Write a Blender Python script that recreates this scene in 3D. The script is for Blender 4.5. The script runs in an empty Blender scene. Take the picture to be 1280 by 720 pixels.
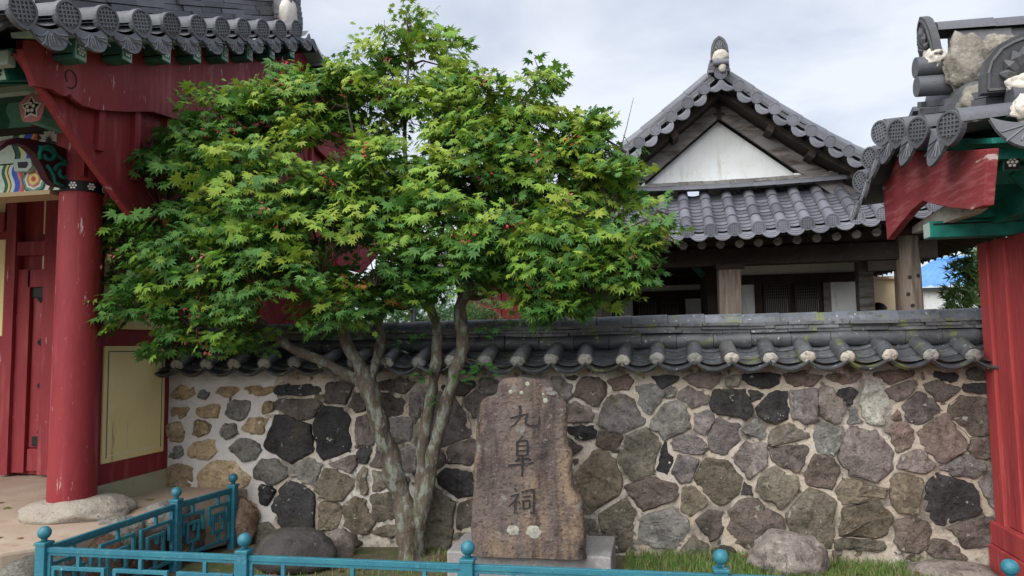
import bpy, bmesh, math, random
from mathutils import Vector, Matrix, noise
R = math.radians
rnd = random.Random(7)
scene = bpy.context.scene
COL = scene.collection

# ------------------------------------------------------------------ camera
# world axes: +X along the stone wall (to the right), +Y away from the viewer, Z up
CAM = Vector((0, 0, 1.6)); F = 914.0; YAW, PITCH, ROLL = R(10.8), R(4.63), R(0.95)
cam_d = bpy.data.cameras.new('camera'); cam = bpy.data.objects.new('camera', cam_d); COL.objects.link(cam)
cam_d.sensor_width = 36; cam_d.lens = 36 * F / 1280; cam_d.clip_end = 2000; cam_d.clip_start = .05
CM = Matrix.Rotation(YAW, 4, 'Z') @ Matrix.Rotation(math.pi / 2 + PITCH, 4, 'X') @ Matrix.Rotation(-ROLL, 4, 'Z')
cam.matrix_world = Matrix.Translation(CAM) @ CM
scene.camera = cam

# ------------------------------------------------------------------ light
SUN_ELEV, SUN_AZ = R(42), R(206)       # azimuth measured clockwise from +Y: behind the viewer, a little to the left
sd = bpy.data.lights.new('sun', 'SUN'); sun = bpy.data.objects.new('sun', sd); COL.objects.link(sun)
sd.energy = 1.5; sd.angle = R(70); sd.color = (1, .965, .92)
sdir = Vector((math.sin(SUN_AZ) * math.cos(SUN_ELEV), math.cos(SUN_AZ) * math.cos(SUN_ELEV), math.sin(SUN_ELEV)))
sun.rotation_euler = sdir.to_track_quat('Z', 'Y').to_euler()
world = bpy.data.worlds.new('World'); scene.world = world; world.use_nodes = True
nt = world.node_tree; N = nt.nodes; L = nt.links; N.clear()
out = N.new('ShaderNodeOutputWorld'); bg = N.new('ShaderNodeBackground'); bg.inputs[1].default_value = .1
sky = N.new('ShaderNodeTexSky'); sky.sky_type = 'NISHITA'; sky.sun_disc = False
sky.sun_elevation = SUN_ELEV; sky.sun_rotation = SUN_AZ
tc = N.new('ShaderNodeTexCoord'); mp = N.new('ShaderNodeMapping'); mp.inputs['Scale'].default_value = (1, 1, 2.4)
L.new(tc.outputs['Generated'], mp.inputs['Vector'])
nz = N.new('ShaderNodeTexNoise'); nz.inputs['Scale'].default_value = 2.3; nz.inputs['Detail'].default_value = 6; nz.inputs['Roughness'].default_value = .52
nz.inputs['Distortion'].default_value = .35
L.new(mp.outputs[0], nz.inputs['Vector'])
cr = N.new('ShaderNodeValToRGB'); cr.color_ramp.elements[0].position = .38; cr.color_ramp.elements[1].position = .60
cr.color_ramp.elements[0].color = (1.60, 1.80, 2.20, 1); cr.color_ramp.elements[1].color = (2.68, 2.80, 3.02, 1)
L.new(nz.outputs[0], cr.inputs[0])
mx = N.new('ShaderNodeMixRGB'); mx.inputs[0].default_value = .93
L.new(sky.outputs[0], mx.inputs[1]); L.new(cr.outputs[0], mx.inputs[2]); L.new(mx.outputs[0], bg.inputs[0]); L.new(bg.outputs[0], out.inputs[0])
scene.view_settings.view_transform = 'Standard'; scene.view_settings.look = 'None'
scene.view_settings.exposure = 1.72; scene.view_settings.gamma = 1; scene.view_settings.use_curve_mapping = False
scene.render.engine = 'CYCLES'
scene.cycles.max_bounces = 7; scene.cycles.transparent_max_bounces = 6

# ------------------------------------------------------------------ helpers
def ray(px, py):
    return (CM.to_3x3() @ Vector(((px - 640) / F, (360 - py) / F, -1)))
def on_y(px, py, Y): d = ray(px, py); return CAM + d * (Y / d.y)
def on_x(px, py, X): d = ray(px, py); return CAM + d * (X / d.x)
def on_z(px, py, Z): d = ray(px, py); return CAM + d * ((Z - CAM.z) / d.z)
def V3(*a): return Vector(a)
def fbm(p, s, o=4): return noise.fractal(Vector(p) * s, 1.0, 2.0, o)

class MB:
    def __init__(s): s.v = []; s.f = []; s.c = []; s.col = (1, 1, 1)
    def add(s, vs, fs, col=None):
        b = len(s.v); s.v += [tuple(p) for p in vs]
        c = col or s.col
        for q in fs: s.f.append([b + i for i in q]); s.c.append(c)
    def box(s, x0, x1, y0, y1, z0, z1, col=None):
        vs = [(x, y, z) for z in (z0, z1) for y in (y0, y1) for x in (x0, x1)]
        s.add(vs, [(0, 2, 3, 1), (4, 5, 7, 6), (0, 1, 5, 4), (2, 6, 7, 3), (0, 4, 6, 2), (1, 3, 7, 5)], col)
    def obox(s, o, X, Y, Z, col=None):          # oriented box: centre o, half-vectors X, Y, Z
        vs = [o + X * a + Y * b + Z * c for c in (-1, 1) for b in (-1, 1) for a in (-1, 1)]
        s.add(vs, [(0, 2, 3, 1), (4, 5, 7, 6), (0, 1, 5, 4), (2, 6, 7, 3), (0, 4, 6, 2), (1, 3, 7, 5)], col)
    def beam(s, a, b, w, h, col=None, up=V3(0, 0, 1)):
        a, b = V3(*a), V3(*b); d = (b - a); l = d.length; d = d.normalized()
        x = d.cross(up).normalized(); y = x.cross(d)
        s.obox((a + b) / 2, d * l / 2, x * w / 2, y * h / 2, col)
    def prism(s, poly, off, col=None):
        n = len(poly); off = V3(*off)
        s.add([V3(*p) for p in poly] + [V3(*p) + off for p in poly],
              [list(range(n))[::-1], [n + i for i in range(n)]] + [(i, (i + 1) % n, n + (i + 1) % n, n + i) for i in range(n)], col)
    def grid(s, rows, col=None, close=False):
        n = len(rows[0]); vs = [p for r in rows for p in r]; fs = []
        for j in range(len(rows) - 1):
            for i in range(n if close else n - 1):
                k = (i + 1) % n
                fs.append((j * n + i, j * n + k, (j + 1) * n + k, (j + 1) * n + i))
        s.add(vs, fs, col)
    def tube(s, path, rad, n=8, caps=True, col=None, squash=1, jit=0):
        path = [V3(*p) for p in path]; m = len(path)
        if not hasattr(rad, '__len__'): rad = [rad] * m
        t0 = (path[1] - path[0]).normalized()
        x = t0.cross(V3(0, 0, 1) if abs(t0.z) < .9 else V3(0, 1, 0)).normalized(); rows = []
        for i in range(m):
            t = (path[min(i + 1, m - 1)] - path[max(i - 1, 0)]).normalized()
            x = (x - t * x.dot(t)).normalized(); y = t.cross(x)
            row = []
            for k in range(n):
                a = 2 * math.pi * k / n
                q = path[i] + (x * math.cos(a) + y * math.sin(a) * squash) * rad[i]
                if jit: q = q + (q - path[i]) * jit * fbm(q, 7, 3)
                row.append(q)
            rows.append(row)
        s.grid(rows, col, True)
        if caps:
            b = len(s.v) - m * n; c = col or s.col
            s.f.append([b + k for k in range(n)][::-1]); s.c.append(c)
            s.f.append([b + (m - 1) * n + k for k in range(n)]); s.c.append(c)
    def lathe(s, o, prof, n=20, ax=V3(0, 0, 1), col=None):
        o = V3(*o); x = ax.orthogonal().normalized(); y = ax.cross(x)
        s.grid([[o + ax * h + (x * math.cos(2 * math.pi * k / n) + y * math.sin(2 * math.pi * k / n)) * max(r, 1e-4) for k in range(n)] for r, h in prof], col, True)
    def boulder(s, o, r, seed, sub=3, amp=.22, flat=0, col=None, sc=1.3):
        bm = bmesh.new(); bmesh.ops.create_icosphere(bm, subdivisions=sub, radius=1)
        vs = []
        for v in bm.verts:
            d = v.co.normalized(); k = 1 + amp * fbm(d + V3(seed * 3.1, seed, 0), sc, 4) + amp * .25 * fbm(d + V3(seed, 0, 9), 5, 3) + amp * .5 * (noise.voronoi((d + V3(seed, 2, 1)) * 2.2)[0][0] - .4) + amp * .12 * fbm(d + V3(seed, 4, 1), 14, 3)
            q = d * k
            if flat: q.z = max(q.z, -flat)
            vs.append(V3(*o) + V3(q.x * r[0], q.y * r[1], q.z * r[2]))
        s.add(vs, [[v.index for v in f.verts] for f in bm.faces], col); bm.free()
    def build(s, name, m, parent=None, smooth=False, bevel=0, recalc=True, sharp=None):
        me = bpy.data.meshes.new(name)
        base = root_loc(parent) if parent else V3(0, 0, 0)
        me.from_pydata([(p[0] - base.x, p[1] - base.y, p[2] - base.z) for p in s.v], [], s.f)
        if recalc:
            bm = bmesh.new(); bm.from_mesh(me); bmesh.ops.recalc_face_normals(bm, faces=bm.faces); bm.to_mesh(me); bm.free()
        at = me.color_attributes.new('Col', 'FLOAT_COLOR', 'CORNER'); buf = []
        for p in me.polygons:
            c = s.c[p.index]; buf += [c[0], c[1], c[2], 1] * p.loop_total
        at.data.foreach_set('color', buf)
        if smooth: me.polygons.foreach_set('use_smooth', [True] * len(me.polygons))
        if sharp is not None:
            me.set_sharp_from_angle(angle=R(sharp))
        me.materials.append(m); me.update()
        o = bpy.data.objects.new(name, me); COL.objects.link(o)
        if parent: o.parent = parent
        if bevel:
            b = o.modifiers.new('bevel', 'BEVEL'); b.width = bevel; b.segments = 2; b.limit_method = 'ANGLE'; b.angle_limit = R(40)
        return o
def root_loc(o):
    l = V3(*o.location)
    while o.parent: o = o.parent; l += V3(*o.location)
    return l
def tag(o, label=None, cat=None, group=None, kind=None):
    if label: o['label'] = label
    if cat: o['category'] = cat
    if group: o['group'] = group
    if kind: o['kind'] = kind
    return o
def thing(name, label, cat, loc, group=None):
    o = bpy.data.objects.new(name, None); COL.objects.link(o); o.location = loc; o.empty_display_size = .2
    return tag(o, label, cat, group)

def mat(name, base, rough=.85, var=(), bump=None, attr=False, spec=.3, stretch=(1, 1, 1), metallic=0, bump2=None, trans=None):
    """var: (scale, colour, lo, hi[, detail]) - patches of another colour of the surface itself (weathering, stain, lichen)"""
    m = bpy.data.materials.new(name); m.use_nodes = True; t = m.node_tree; n = t.nodes; l = t.links
    p = n['Principled BSDF']; p.inputs['Roughness'].default_value = rough; p.inputs['Metallic'].default_value = metallic
    p.inputs['Specular IOR Level'].default_value = spec
    tcn = n.new('ShaderNodeTexCoord'); mpn = n.new('ShaderNodeMapping'); mpn.inputs['Scale'].default_value = stretch
    l.new(tcn.outputs['Object'], mpn.inputs['Vector'])
    if attr:
        a = n.new('ShaderNodeAttribute'); a.attribute_name = 'Col'
        mm = n.new('ShaderNodeMixRGB'); mm.blend_type = 'MULTIPLY'; mm.inputs[0].default_value = 1
        mm.inputs[1].default_value = (*base, 1); l.new(a.outputs['Color'], mm.inputs[2]); cur = mm.outputs[0]
    else:
        rgb = n.new('ShaderNodeRGB'); rgb.outputs[0].default_value = (*base, 1); cur = rgb.outputs[0]
    for i, vv in enumerate(var):
        sc, c, lo, hi = vv[:4]
        nn = n.new('ShaderNodeTexNoise'); nn.inputs['Scale'].default_value = sc; nn.inputs['Detail'].default_value = vv[4] if len(vv) > 4 else 6
        nn.inputs['Roughness'].default_value = .6
        ad = n.new('ShaderNodeVectorMath'); ad.inputs[1].default_value = (3.7 * i, 1.3 * i, 7.1 * i)
        src = mpn.outputs[0]
        if len(vv) > 5:
            m2 = n.new('ShaderNodeMapping'); m2.inputs['Scale'].default_value = vv[5]; l.new(tcn.outputs['Object'], m2.inputs['Vector']); src = m2.outputs[0]
        l.new(src, ad.inputs[0]); l.new(ad.outputs[0], nn.inputs['Vector'])
        mr = n.new('ShaderNodeMapRange'); mr.inputs[1].default_value = lo; mr.inputs[2].default_value = hi
        l.new(nn.outputs[0], mr.inputs[0])
        mm = n.new('ShaderNodeMixRGB'); l.new(mr.outputs[0], mm.inputs[0]); l.new(cur, mm.inputs[1])
        if len(c) == 1:
            mu = n.new('ShaderNodeMixRGB'); mu.blend_type = 'MULTIPLY'; mu.inputs[0].default_value = 1; l.new(cur, mu.inputs[1]); mu.inputs[2].default_value = (c[0], c[0], c[0], 1)
            l.new(mu.outputs[0], mm.inputs[2])
        else: mm.inputs[2].default_value = (*c, 1)
        cur = mm.outputs[0]
    l.new(cur, p.inputs['Base Color'])
    prev = None
    for b in (bump, bump2):
        if not b: continue
        nn = n.new('ShaderNodeTexNoise'); nn.inputs['Scale'].default_value = b[0]; nn.inputs['Detail'].default_value = 8; nn.inputs['Roughness'].default_value = .65
        l.new(mpn.outputs[0], nn.inputs['Vector'])
        bn = n.new('ShaderNodeBump'); bn.inputs['Strength'].default_value = b[1]; bn.inputs['Distance'].default_value = b[2] if len(b) > 2 else .02
        l.new(nn.outputs[0], bn.inputs['Height'])
        if prev: l.new(prev, bn.inputs['Normal'])
        prev = bn.outputs[0]
    if prev: l.new(prev, p.inputs['Normal'])
    if trans:
        tr = n.new('ShaderNodeBsdfTranslucent'); ms = n.new('ShaderNodeMixShader'); ms.inputs[0].default_value = trans
        l.new(cur, tr.inputs[0]); l.new(p.outputs[0], ms.inputs[1]); l.new(tr.outputs[0], ms.inputs[2]); l.new(ms.outputs[0], n['Material Output'].inputs[0])
    return m

M = {}
M['soil'] = mat('soil', (.13, .10, .07), .95, [(1.3, (.07, .10, .03), .48, .62), (9, (.20, .16, .11), .5, .75), (40, (.06, .045, .03), .55, .8)], (30, .8, .02), bump2=(5, .5, .05))
M['grass'] = mat('grass', (1, 1, 1), .7, attr=True, trans=.3)
M['mortar'] = mat('mortar', (.48, .41, .325), .95, [(2.2, (.42, .33, .24), .5, .75), (1.1, (.60, .57, .53), .48, .7), (5, (.22, .195, .165), .50, .62), (12, (.11, .097, .083), .56, .66), (60, (.4,), .55, .8)], (28, .9, .02), bump2=(140, .5, .006))
M['mortar_grey'] = mat('mortar_grey', (.56, .53, .50), .95, [(2.5, (.44, .38, .31), .52, .75), (12, (.62, .59, .55), .5, .7), (70, (.6,), .55, .85)], (18, .55, .015), bump2=(120, .35, .006))
M['stone'] = mat('stone', (1, 1, 1), .92, [(6, (.55,), .48, .66), (11, (1.45,), .52, .68), (30, (.5,), .52, .68), (60, (1.5,), .58, .72), (17, (.36, .37, .31), .66, .70, 3), (3.2, (.10, .09, .05), .56, .75)], (14, 1, .05), attr=True, bump2=(55, 1, .02))
M['tile'] = mat('roof_tile', (1, 1, 1), .55, [(3, (.72,), .42, .7), (14, (1.3,), .55, .75), (45, (.6,), .6, .8)], (55, .35, .006), attr=True, spec=.4, bump2=(6, .3, .02))
M['tile_light'] = mat('light_roof_tile', (1.45, 1.45, 1.5), .6, [(3, (.72,), .42, .7), (14, (1.25,), .55, .75), (45, (.6,), .6, .8)], (55, .35, .006), attr=True, spec=.4)
M['tile_old'] = mat('old_tile', (1, 1, 1), .5, [(5, (.5,), .42, .7), (11, (1.5,), .56, .75), (7, (.13, .15, .05), .58, .66), (17, (.05, .052, .05), .56, .66), (34, (.38, .38, .34), .68, .72, 2)], (40, .5, .008), attr=True, spec=.5, bump2=(8, .4, .02))
M['plug'] = mat('mortar_plug', (1, 1, 1), .95, [(30, (.4,), .5, .72), (12, (.2, .22, .12), .6, .72)], (45, 1, .02), attr=True)
M['plaster'] = mat('white_plaster', (.74, .77, .78), .9, [(2, (.66, .68, .67), .45, .7), (5, (.54, .52, .46), .54, .74, 6, (2.5, 2.5, .4)), (14, (.62, .60, .55), .58, .72)], (20, .12, .01))
M['red'] = mat('red_paint', (.235, .026, .031), .65, [(2.5, (.17, .014, .024), .45, .7), (5, (.33, .075, .085), .54, .72, 6, (2.5, 2.5, .25)), (9, (.46, .32, .32), .66, .72, 6, (2, 2, .4)), (40, (.13, .012, .018), .6, .75)], (30, .35, .008), stretch=(1, 1, .3), spec=.3)
M['red_bare'] = mat('worn_red_paint', (.24, .026, .031), .62, [(2.2, (.17, .013, .022), .45, .7), (4, (.34, .08, .09), .54, .72, 6, (2.2, 2.2, .22)), (13, (.48, .36, .36), .645, .70, 6, (2, 2, .4)), (30, (.32, .05, .06), .6, .8), (3, (.07, .01, .014), .66, .72, 4, (7, 7, .12))], (22, .35, .008), stretch=(1.6, 1.6, .45), spec=.3)
M['red_plank'] = mat('faded_red_paint', (.36, .05, .05), .7, [(3, (.26, .03, .035), .45, .7), (18, (.45, .10, .09), .55, .75), (40, (.5, .3, .28), .70, .8)], (26, .5, .008), stretch=(2.5, 2.5, .22))
M['red_board'] = mat('weathered_red_board', (.25, .038, .042), .75, [(3, (.18, .022, .028), .45, .7), (7, (.34, .10, .10), .5, .66, 6, (1, .35, 3.5)), (5, (.55, .42, .4), .64, .68), (30, (.42, .08, .08), .6, .8)], (26, .4, .008), stretch=(1, .35, 2.2))
M['yellow'] = mat('yellow_paint', (.78, .65, .33), .75, [(2, (.72, .58, .27), .45, .7), (14, (.8, .7, .42), .58, .75), (6, (.42, .33, .17), .64, .74, 6, (2, 2, .3))], (15, .1, .005))
M['line_w'] = mat('pale_line', (.75, .7, .55), .8)
M['black'] = mat('black_paint', (.012, .012, .014), .6)
M['white'] = mat('white_paint', (.75, .75, .73), .7)
M['iron'] = mat('black_iron', (.02, .02, .022), .5, metallic=.4)
M['green'] = mat('green_paint', (.05, .16, .135), .7, [(6, (.03, .09, .08), .45, .7), (14, (.15, .28, .24), .58, .75)], (20, .2, .006))
M['teal'] = mat('teal_paint', (.015, .21, .165), .65, [(6, (.008, .10, .085), .45, .7), (20, (.14, .32, .27), .62, .75)], (20, .3, .006))
M['pale'] = mat('pale_green_paint', (.38, .47, .42), .8, [(8, (.22, .33, .28), .5, .7), (26, (.5, .5, .46), .6, .8)], (20, .3, .006))
M['paint'] = mat('painted_pattern', (1, 1, 1), .7, [(18, (.7,), .5, .75)], (20, .15, .004), attr=True)
M['bare'] = mat('bare_wood', (.40, .36, .31), .9, [(4, (.2, .2, .17), .5, .7)], (20, .5, .01), stretch=(.4, 3, 3))
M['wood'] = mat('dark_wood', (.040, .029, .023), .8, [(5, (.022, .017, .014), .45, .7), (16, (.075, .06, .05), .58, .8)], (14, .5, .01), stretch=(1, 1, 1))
M['wood_v'] = mat('weathered_post_wood', (.21, .17, .14), .9, [(4, (.10, .075, .06), .45, .66), (9, (.29, .25, .22), .55, .75), (5, (.13, .07, .045), .6, .7)], (12, .9, .015), stretch=(3, 3, .3))
M['wood_g'] = mat('weathered_grey_wood', (.20, .185, .18), .9, [(5, (.07, .055, .045), .45, .66), (13, (.24, .21, .19), .55, .75)], (16, .8, .012), stretch=(.5, 3, 3))
M['lattice'] = mat('lattice_wood', (.03, .022, .018), .8)
M['paper'] = mat('window_paper', (.27, .27, .27), .9)
M['bark'] = mat('bark', (.115, .09, .068), .95, [(7, (.06, .048, .038), .45, .65), (16, (.20, .22, .185), .50, .58), (40, (.14, .125, .10), .52, .62), (8, (.12, .14, .07), .60, .7)], (26, 1, .02), stretch=(1, 1, .45), bump2=(90, .6, .006))
M['bark_up'] = mat('branch_bark', (.075, .055, .042), .95, [(9, (.04, .03, .025), .45, .65), (22, (.24, .24, .2), .64, .7)], (30, .9, .015), stretch=(1, 1, .6))
M['leaf'] = mat('maple_leaf', (1, 1, 1), .5, attr=True, spec=.35, trans=.32)
M['seed'] = mat('maple_seed', (1, 1, 1), .6, attr=True, trans=.3)
M['fence'] = mat('blue_metal_paint', (.019, .138, .195), .5, [(5, (.028, .18, .225), .45, .7), (24, (.06, .20, .24), .55, .70), (19, (.26, .33, .33), .655, .70), (15, (.07, .035, .02), .66, .71), (60, (.6,), .55, .75)], (50, .25, .003), spec=.45)
M['granite'] = mat('rough_granite', (.26, .25, .25), .9, [(30, (.36, .35, .34), .5, .7), (80, (.12, .12, .12), .55, .75), (4, (.18, .17, .17), .5, .7)], (60, .5, .008))
M['boulder_d'] = mat('dark_boulder', (.07, .063, .06), .9, [(7, (.04, .037, .036), .45, .7), (16, (.13, .12, .11), .58, .75), (22, (.26, .27, .24), .7, .74, 2)], (18, .9, .02), bump2=(70, .5, .006))
M['boulder_p'] = mat('pale_boulder', (.27, .235, .21), .92, [(6, (.15, .125, .11), .46, .64), (20, (.40, .36, .32), .54, .7), (9, (.09, .075, .065), .56, .68, 6, (3, 3, .7)), (40, (.12, .10, .09), .58, .7)], (9, 1, .06), bump2=(60, .6, .008))
M['base_stone'] = mat('pale_base_stone', (.40, .355, .30), .92, [(5, (.38, .31, .24), .48, .7), (50, (.3, .27, .22), .62, .7), (14, (.48, .44, .39), .55, .7), (8, (.22, .18, .14), .60, .72), (34, (.2, .17, .14), .60, .70)], (16, 1, .03), bump2=(80, 1, .01))
M['earth'] = mat('packed_earth', (.37, .285, .215), .95, [(1.6, (.45, .37, .29), .48, .7), (6, (.30, .21, .15), .55, .75), (60, (.7,), .56, .8)], (25, .4, .01), bump2=(120, .4, .004))
M['cream'] = mat('cream_plaster', (.62, .49, .32), .9, [(2, (.54, .42, .27), .45, .7)])
M['blue_roof'] = mat('blue_metal_roof', (.10, .27, .56), .5, [(3, (.14, .32, .6), .45, .7), (30, (.05, .12, .3), .66, .72)])
M['pine'] = mat('pine_needles', (1, 1, 1), .7, attr=True, trans=.2)
M['steel'] = mat('grey_steel', (.09, .10, .12), .5, metallic=.3)

# ------------------------------------------------------------------ roof tile shapes
TC = (.105, .108, .122)       # fired grey clay
def tcol(k=.16, base=TC):
    f = 1 + rnd.uniform(-k, k); return (base[0] * f, base[1] * f, base[2] * f)
def half_roll(mb, a, b, T, Nn, r0, r1, col, n=7):
    rows = []
    for p, r in ((a, r0), (b, r1)):
        rows.append([p + T * (math.cos(math.pi * k / n) * r) + Nn * (math.sin(math.pi * k / n) * r) for k in range(n + 1)])
    mb.grid(rows, col)
    mb.add(rows[1] , [list(range(n + 1))], col); mb.add(rows[0], [list(range(n + 1))], col)
def end_disc(mb, p, T, Nn, O, r, point=0, th=.03, lattice=True, col=None):
    """clay end disc in the plane T,Nn facing O, with a raised rim and a raised lattice"""
    col = col or tcol(.22); n = 24; lt = tuple(min(1, c * 1.25) for c in col)
    def ring(k, o):
        q = []
        for i in range(n):
            a = 2 * math.pi * i / n; x, y = math.cos(a), math.sin(a)
            if point and y < 0: y *= 1 + point * (1 - abs(x)) ** .8
            q.append(p + T * (x * r * k) + Nn * (y * r * k) + O * o)
        return q
    rings = [ring(1, -th), ring(1, .004), ring(.97, .010), ring(.82, .010), ring(.80, 0)]
    mb.grid(rings[:4], col, True); mb.grid(rings[3:], tuple(c * .8 for c in col), True); mb.add(rings[4], [list(range(n))], tuple(c * .85 for c in col)); mb.add(rings[0], [list(range(n))[::-1]], col)
    if lattice:
        w = r * .05
        for k in (-.42, -.14, .14, .42):
            h = math.sqrt(.6 - k * k) * r
            mb.obox(p + T * (k * r) + O * .003, T * w, Nn * h * .98, O * .005, lt)
        for k in (-.5, -.25, 0, .25, .5):
            h = math.sqrt(.6 - k * k) * r
            mb.obox(p + Nn * (k * r * (1 + point * .3)) + O * .003, T * h * .98, Nn * w, O * .0042, lt)
def drip(mb, p, T, D, O, w, h, sag, style, th=.02, col=None):
    """crescent drip plate: T across, D downwards in the plate, O out of it"""
    col = col or tcol(.22); n = 14; lt = tuple(min(1, c * 1.45) for c in col); top = []; bot = []
    for i in range(n + 1):
        x = -1 + 2 * i / n
        top.append((x * w / 2, sag * (1 - x * x)))
        bot.append((x * w / 2, sag * (1 - x * x) * .6 + h * max(0, 1 - abs(x) ** 2.4) ** .75 + .012 + (.02 * (1 - abs(x)) if style == 2 else 0)))
    def P(a, o): return p + T * a[0] + D * a[1] + O * o
    mb.grid([[P(a, 0) for a in top], [P(a, 0) for a in bot], [P(a, -th) for a in bot], [P(a, -th) for a in top], [P(a, 0) for a in top]], col)
    mid = [((a[0] + 0) * .93, a[1]) for a in bot]
    if style == 0:                      # concentric ribs
        for k in (.35, .6, .86):
            pts = [P((a[0] * (1 - .05 * k), a[1] * (1 - k) + b[1] * k), .002) for a, b in zip(top[1:-1], bot[1:-1])]
            mb.tube(pts, .0055, 4, False, lt)
    else:                               # fan of scrolls / ribs from the middle of the top
        for j in range(9 if style == 1 else 7):
            a = math.pi * (.1 + .8 * j / (8 if style == 1 else 6)); c0 = P((0, sag + .012), .002)
            L_ = min(w * .38 / max(.2, abs(math.cos(a))), h * .72 / max(.15, math.sin(a)))
            pts = []
            for q in range(5):
                s_ = .2 + .8 * q / 4; bend = .12 * math.sin(s_ * 5 + j) if style == 1 else 0
                pts.append(c0 + T * (math.cos(a + bend) * L_ * s_) + D * (math.sin(a + bend) * L_ * s_ * (.9 if style == 1 else .95)) + O * .001)
            mb.tube(pts, .005, 4, False, lt)
def pan(mb, S, a0, a1, nb, sag, lift, n=8, b0=0, b1=1, cols=None):
    """trough of overlapping concave tiles between two rolls"""
    prev = None
    for j in range(nb):
        c = tcol(.22, cols or TC)
        for e in (0, 1):
            b = b0 + (b1 - b0) * (j + e) / nb; row = []
            for i in range(n + 1):
                x = i / n; a = a0 + (a1 - a0) * x; p, nn = S(a, b)
                row.append(p + nn * (-sag * (1 - (2 * x - 1) ** 2) + lift * e))
            if prev: mb.grid([prev, row], c)
            prev = row
def surf(fn):
    def S(a, b):
        p = fn(a, b); e = .01
        da = fn(a + e, b) - fn(a - e, b); db = fn(a, b + e) - fn(a, b - e)
        nn = da.cross(db).normalized()
        return p, (nn if nn.z > 0 else -nn)
    return S
def roll_line(mb, S, a, r, nb, b0=0, b1=1, cols=None):
    for j in range(nb):
        ba, bb = b0 + (b1 - b0) * j / nb, b0 + (b1 - b0) * (j + 1) / nb
        p, n0 = S(a, ba); q, n1 = S(a, bb); O = (q - p).normalized(); T = O.cross(n1).normalized()
        half_roll(mb, p - n0 * .01, q + n1 * .004, T, n1, r * .95, r * 1.03, tcol(.26, cols or TC))
def flat_courses(mb, P, s0, s1, layers, th, side, up, depth, lmin=.22, lmax=.34, base=TC, jit=.02, inset=.01):
    """stacked courses of flat ridge tiles along the path P(s) (base line); side = horizontal axis across the ridge"""
    for k in range(layers):
        s = s0 + rnd.uniform(0, .1)*(s1-s0 > 0)
        s = s0
        while s < s1 - 1e-4:
            e = min(s1, s + rnd.uniform(lmin, lmax))
            if s1 - e < .08: e = s1
            a, b = P(s), P(e); t = (b - a); l = t.length; t.normalize(); n_ = side.cross(t); n_ = n_ if n_.z > 0 else -n_
            d = depth / 2 - inset * k + rnd.uniform(-jit, jit)
            o = (a + b) / 2 + n_ * (th * (k + .5) + rnd.uniform(-.003, .003)) + side * rnd.uniform(-jit, jit) * .5
            mb.obox(o, t * (l / 2 - .002), side * d, n_ * th * .44, tcol(.25, base))
            s = e
def ridge_rolls(mb, P, s0, s1, r, side, lift, L=.3, base=TC, k=.16, gap=0):
    s = s0
    while s < s1 - 1e-4:
        e = min(s1, s + L); a, b = P(s), P(e); t = (b - a).normalized(); n_ = side.cross(t); n_ = n_ if n_.z > 0 else -n_
        w_ = V3(0, 0, rnd.uniform(-gap, gap)); half_roll(mb, a + n_ * lift + w_, b + n_ * lift - t * gap - w_, side, n_, r * .95, r * 1.04, tcol(k, base), 9); s = e

# ================================================================== ground
def ground_h(x, y):
    return .03 * fbm((x, y, 0), .9, 3)
mb = MB()
def axis(lo, hi, near0, near1, st):
    a = []; q = near0
    while q < near1: a.append(q); q += st
    a.append(near1); k = st
    while a[-1] < hi: k *= 1.5; a.append(min(hi, a[-1] + k))
    k = st
    while a[0] > lo: k *= 1.5; a.insert(0, max(lo, a[0] - k))
    return a
xs = axis(-400, 400, -6, 5, .12); ys = axis(-60, 700, 2, 7, .12)
mb.grid([[V3(x, y, ground_h(x, y) if -6 <= x <= 5 and 2 <= y <= 7 else 0) for x in xs] for y in ys])
g = mb.build('ground', M['soil'], smooth=True); g['kind'] = 'structure'

# grass (nobody could count it)
mb = MB(); gr = random.Random(3)
def blade(x, y, h, c):
    z = ground_h(x, y); a = gr.uniform(0, 6.28); w = gr.uniform(.0022, .0042); b = gr.uniform(.1, .6) * h; d = gr.uniform(0, 6.28)
    wx, wy = math.cos(a) * w, math.sin(a) * w; bx, by = math.cos(d) * b, math.sin(d) * b
    mb.add([(x - wx, y - wy, z - .01), (x + wx, y + wy, z - .01), (x + wx * .7 + bx * .35, y + wy * .7 + by * .35, z + h * .6), (x - wx * .7 + bx * .35, y - wy * .7 + by * .35, z + h * .6), (x + bx, y + by, z + h * (1 - b / h * .3))],
           [(0, 1, 2, 3), (3, 2, 4)], c)
def gcol():
    k = gr.random()
    return (.085 + .10 * k, .18 + .09 * k, .04 + .03 * k) if gr.random() > .16 else (.30, .26, .14)
for i in range(30000):
    x, y = gr.uniform(-3.3, 2.3), gr.uniform(3.6, 5.78)
    dens = .5 + 1.1 * fbm((x, y, 4), 1.6, 3)
    if x < .0: dens = .10 + .8 * fbm((x, y, 4), 2.2, 3)
    if x > 1.55: dens -= (x - 1.55) * .9
    if gr.random() < dens:
        blade(x, y, gr.uniform(.035, .085) * (1 if x > -.2 else .7), gcol())
for i in range(9000):
    x, y = gr.uniform(-.25, 2.0), gr.uniform(4.7, 5.78)
    blade(x, y, gr.uniform(.04, .10), gcol())
g = mb.build('grass', M['grass'], recalc=False); g['kind'] = 'stuff'

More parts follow.
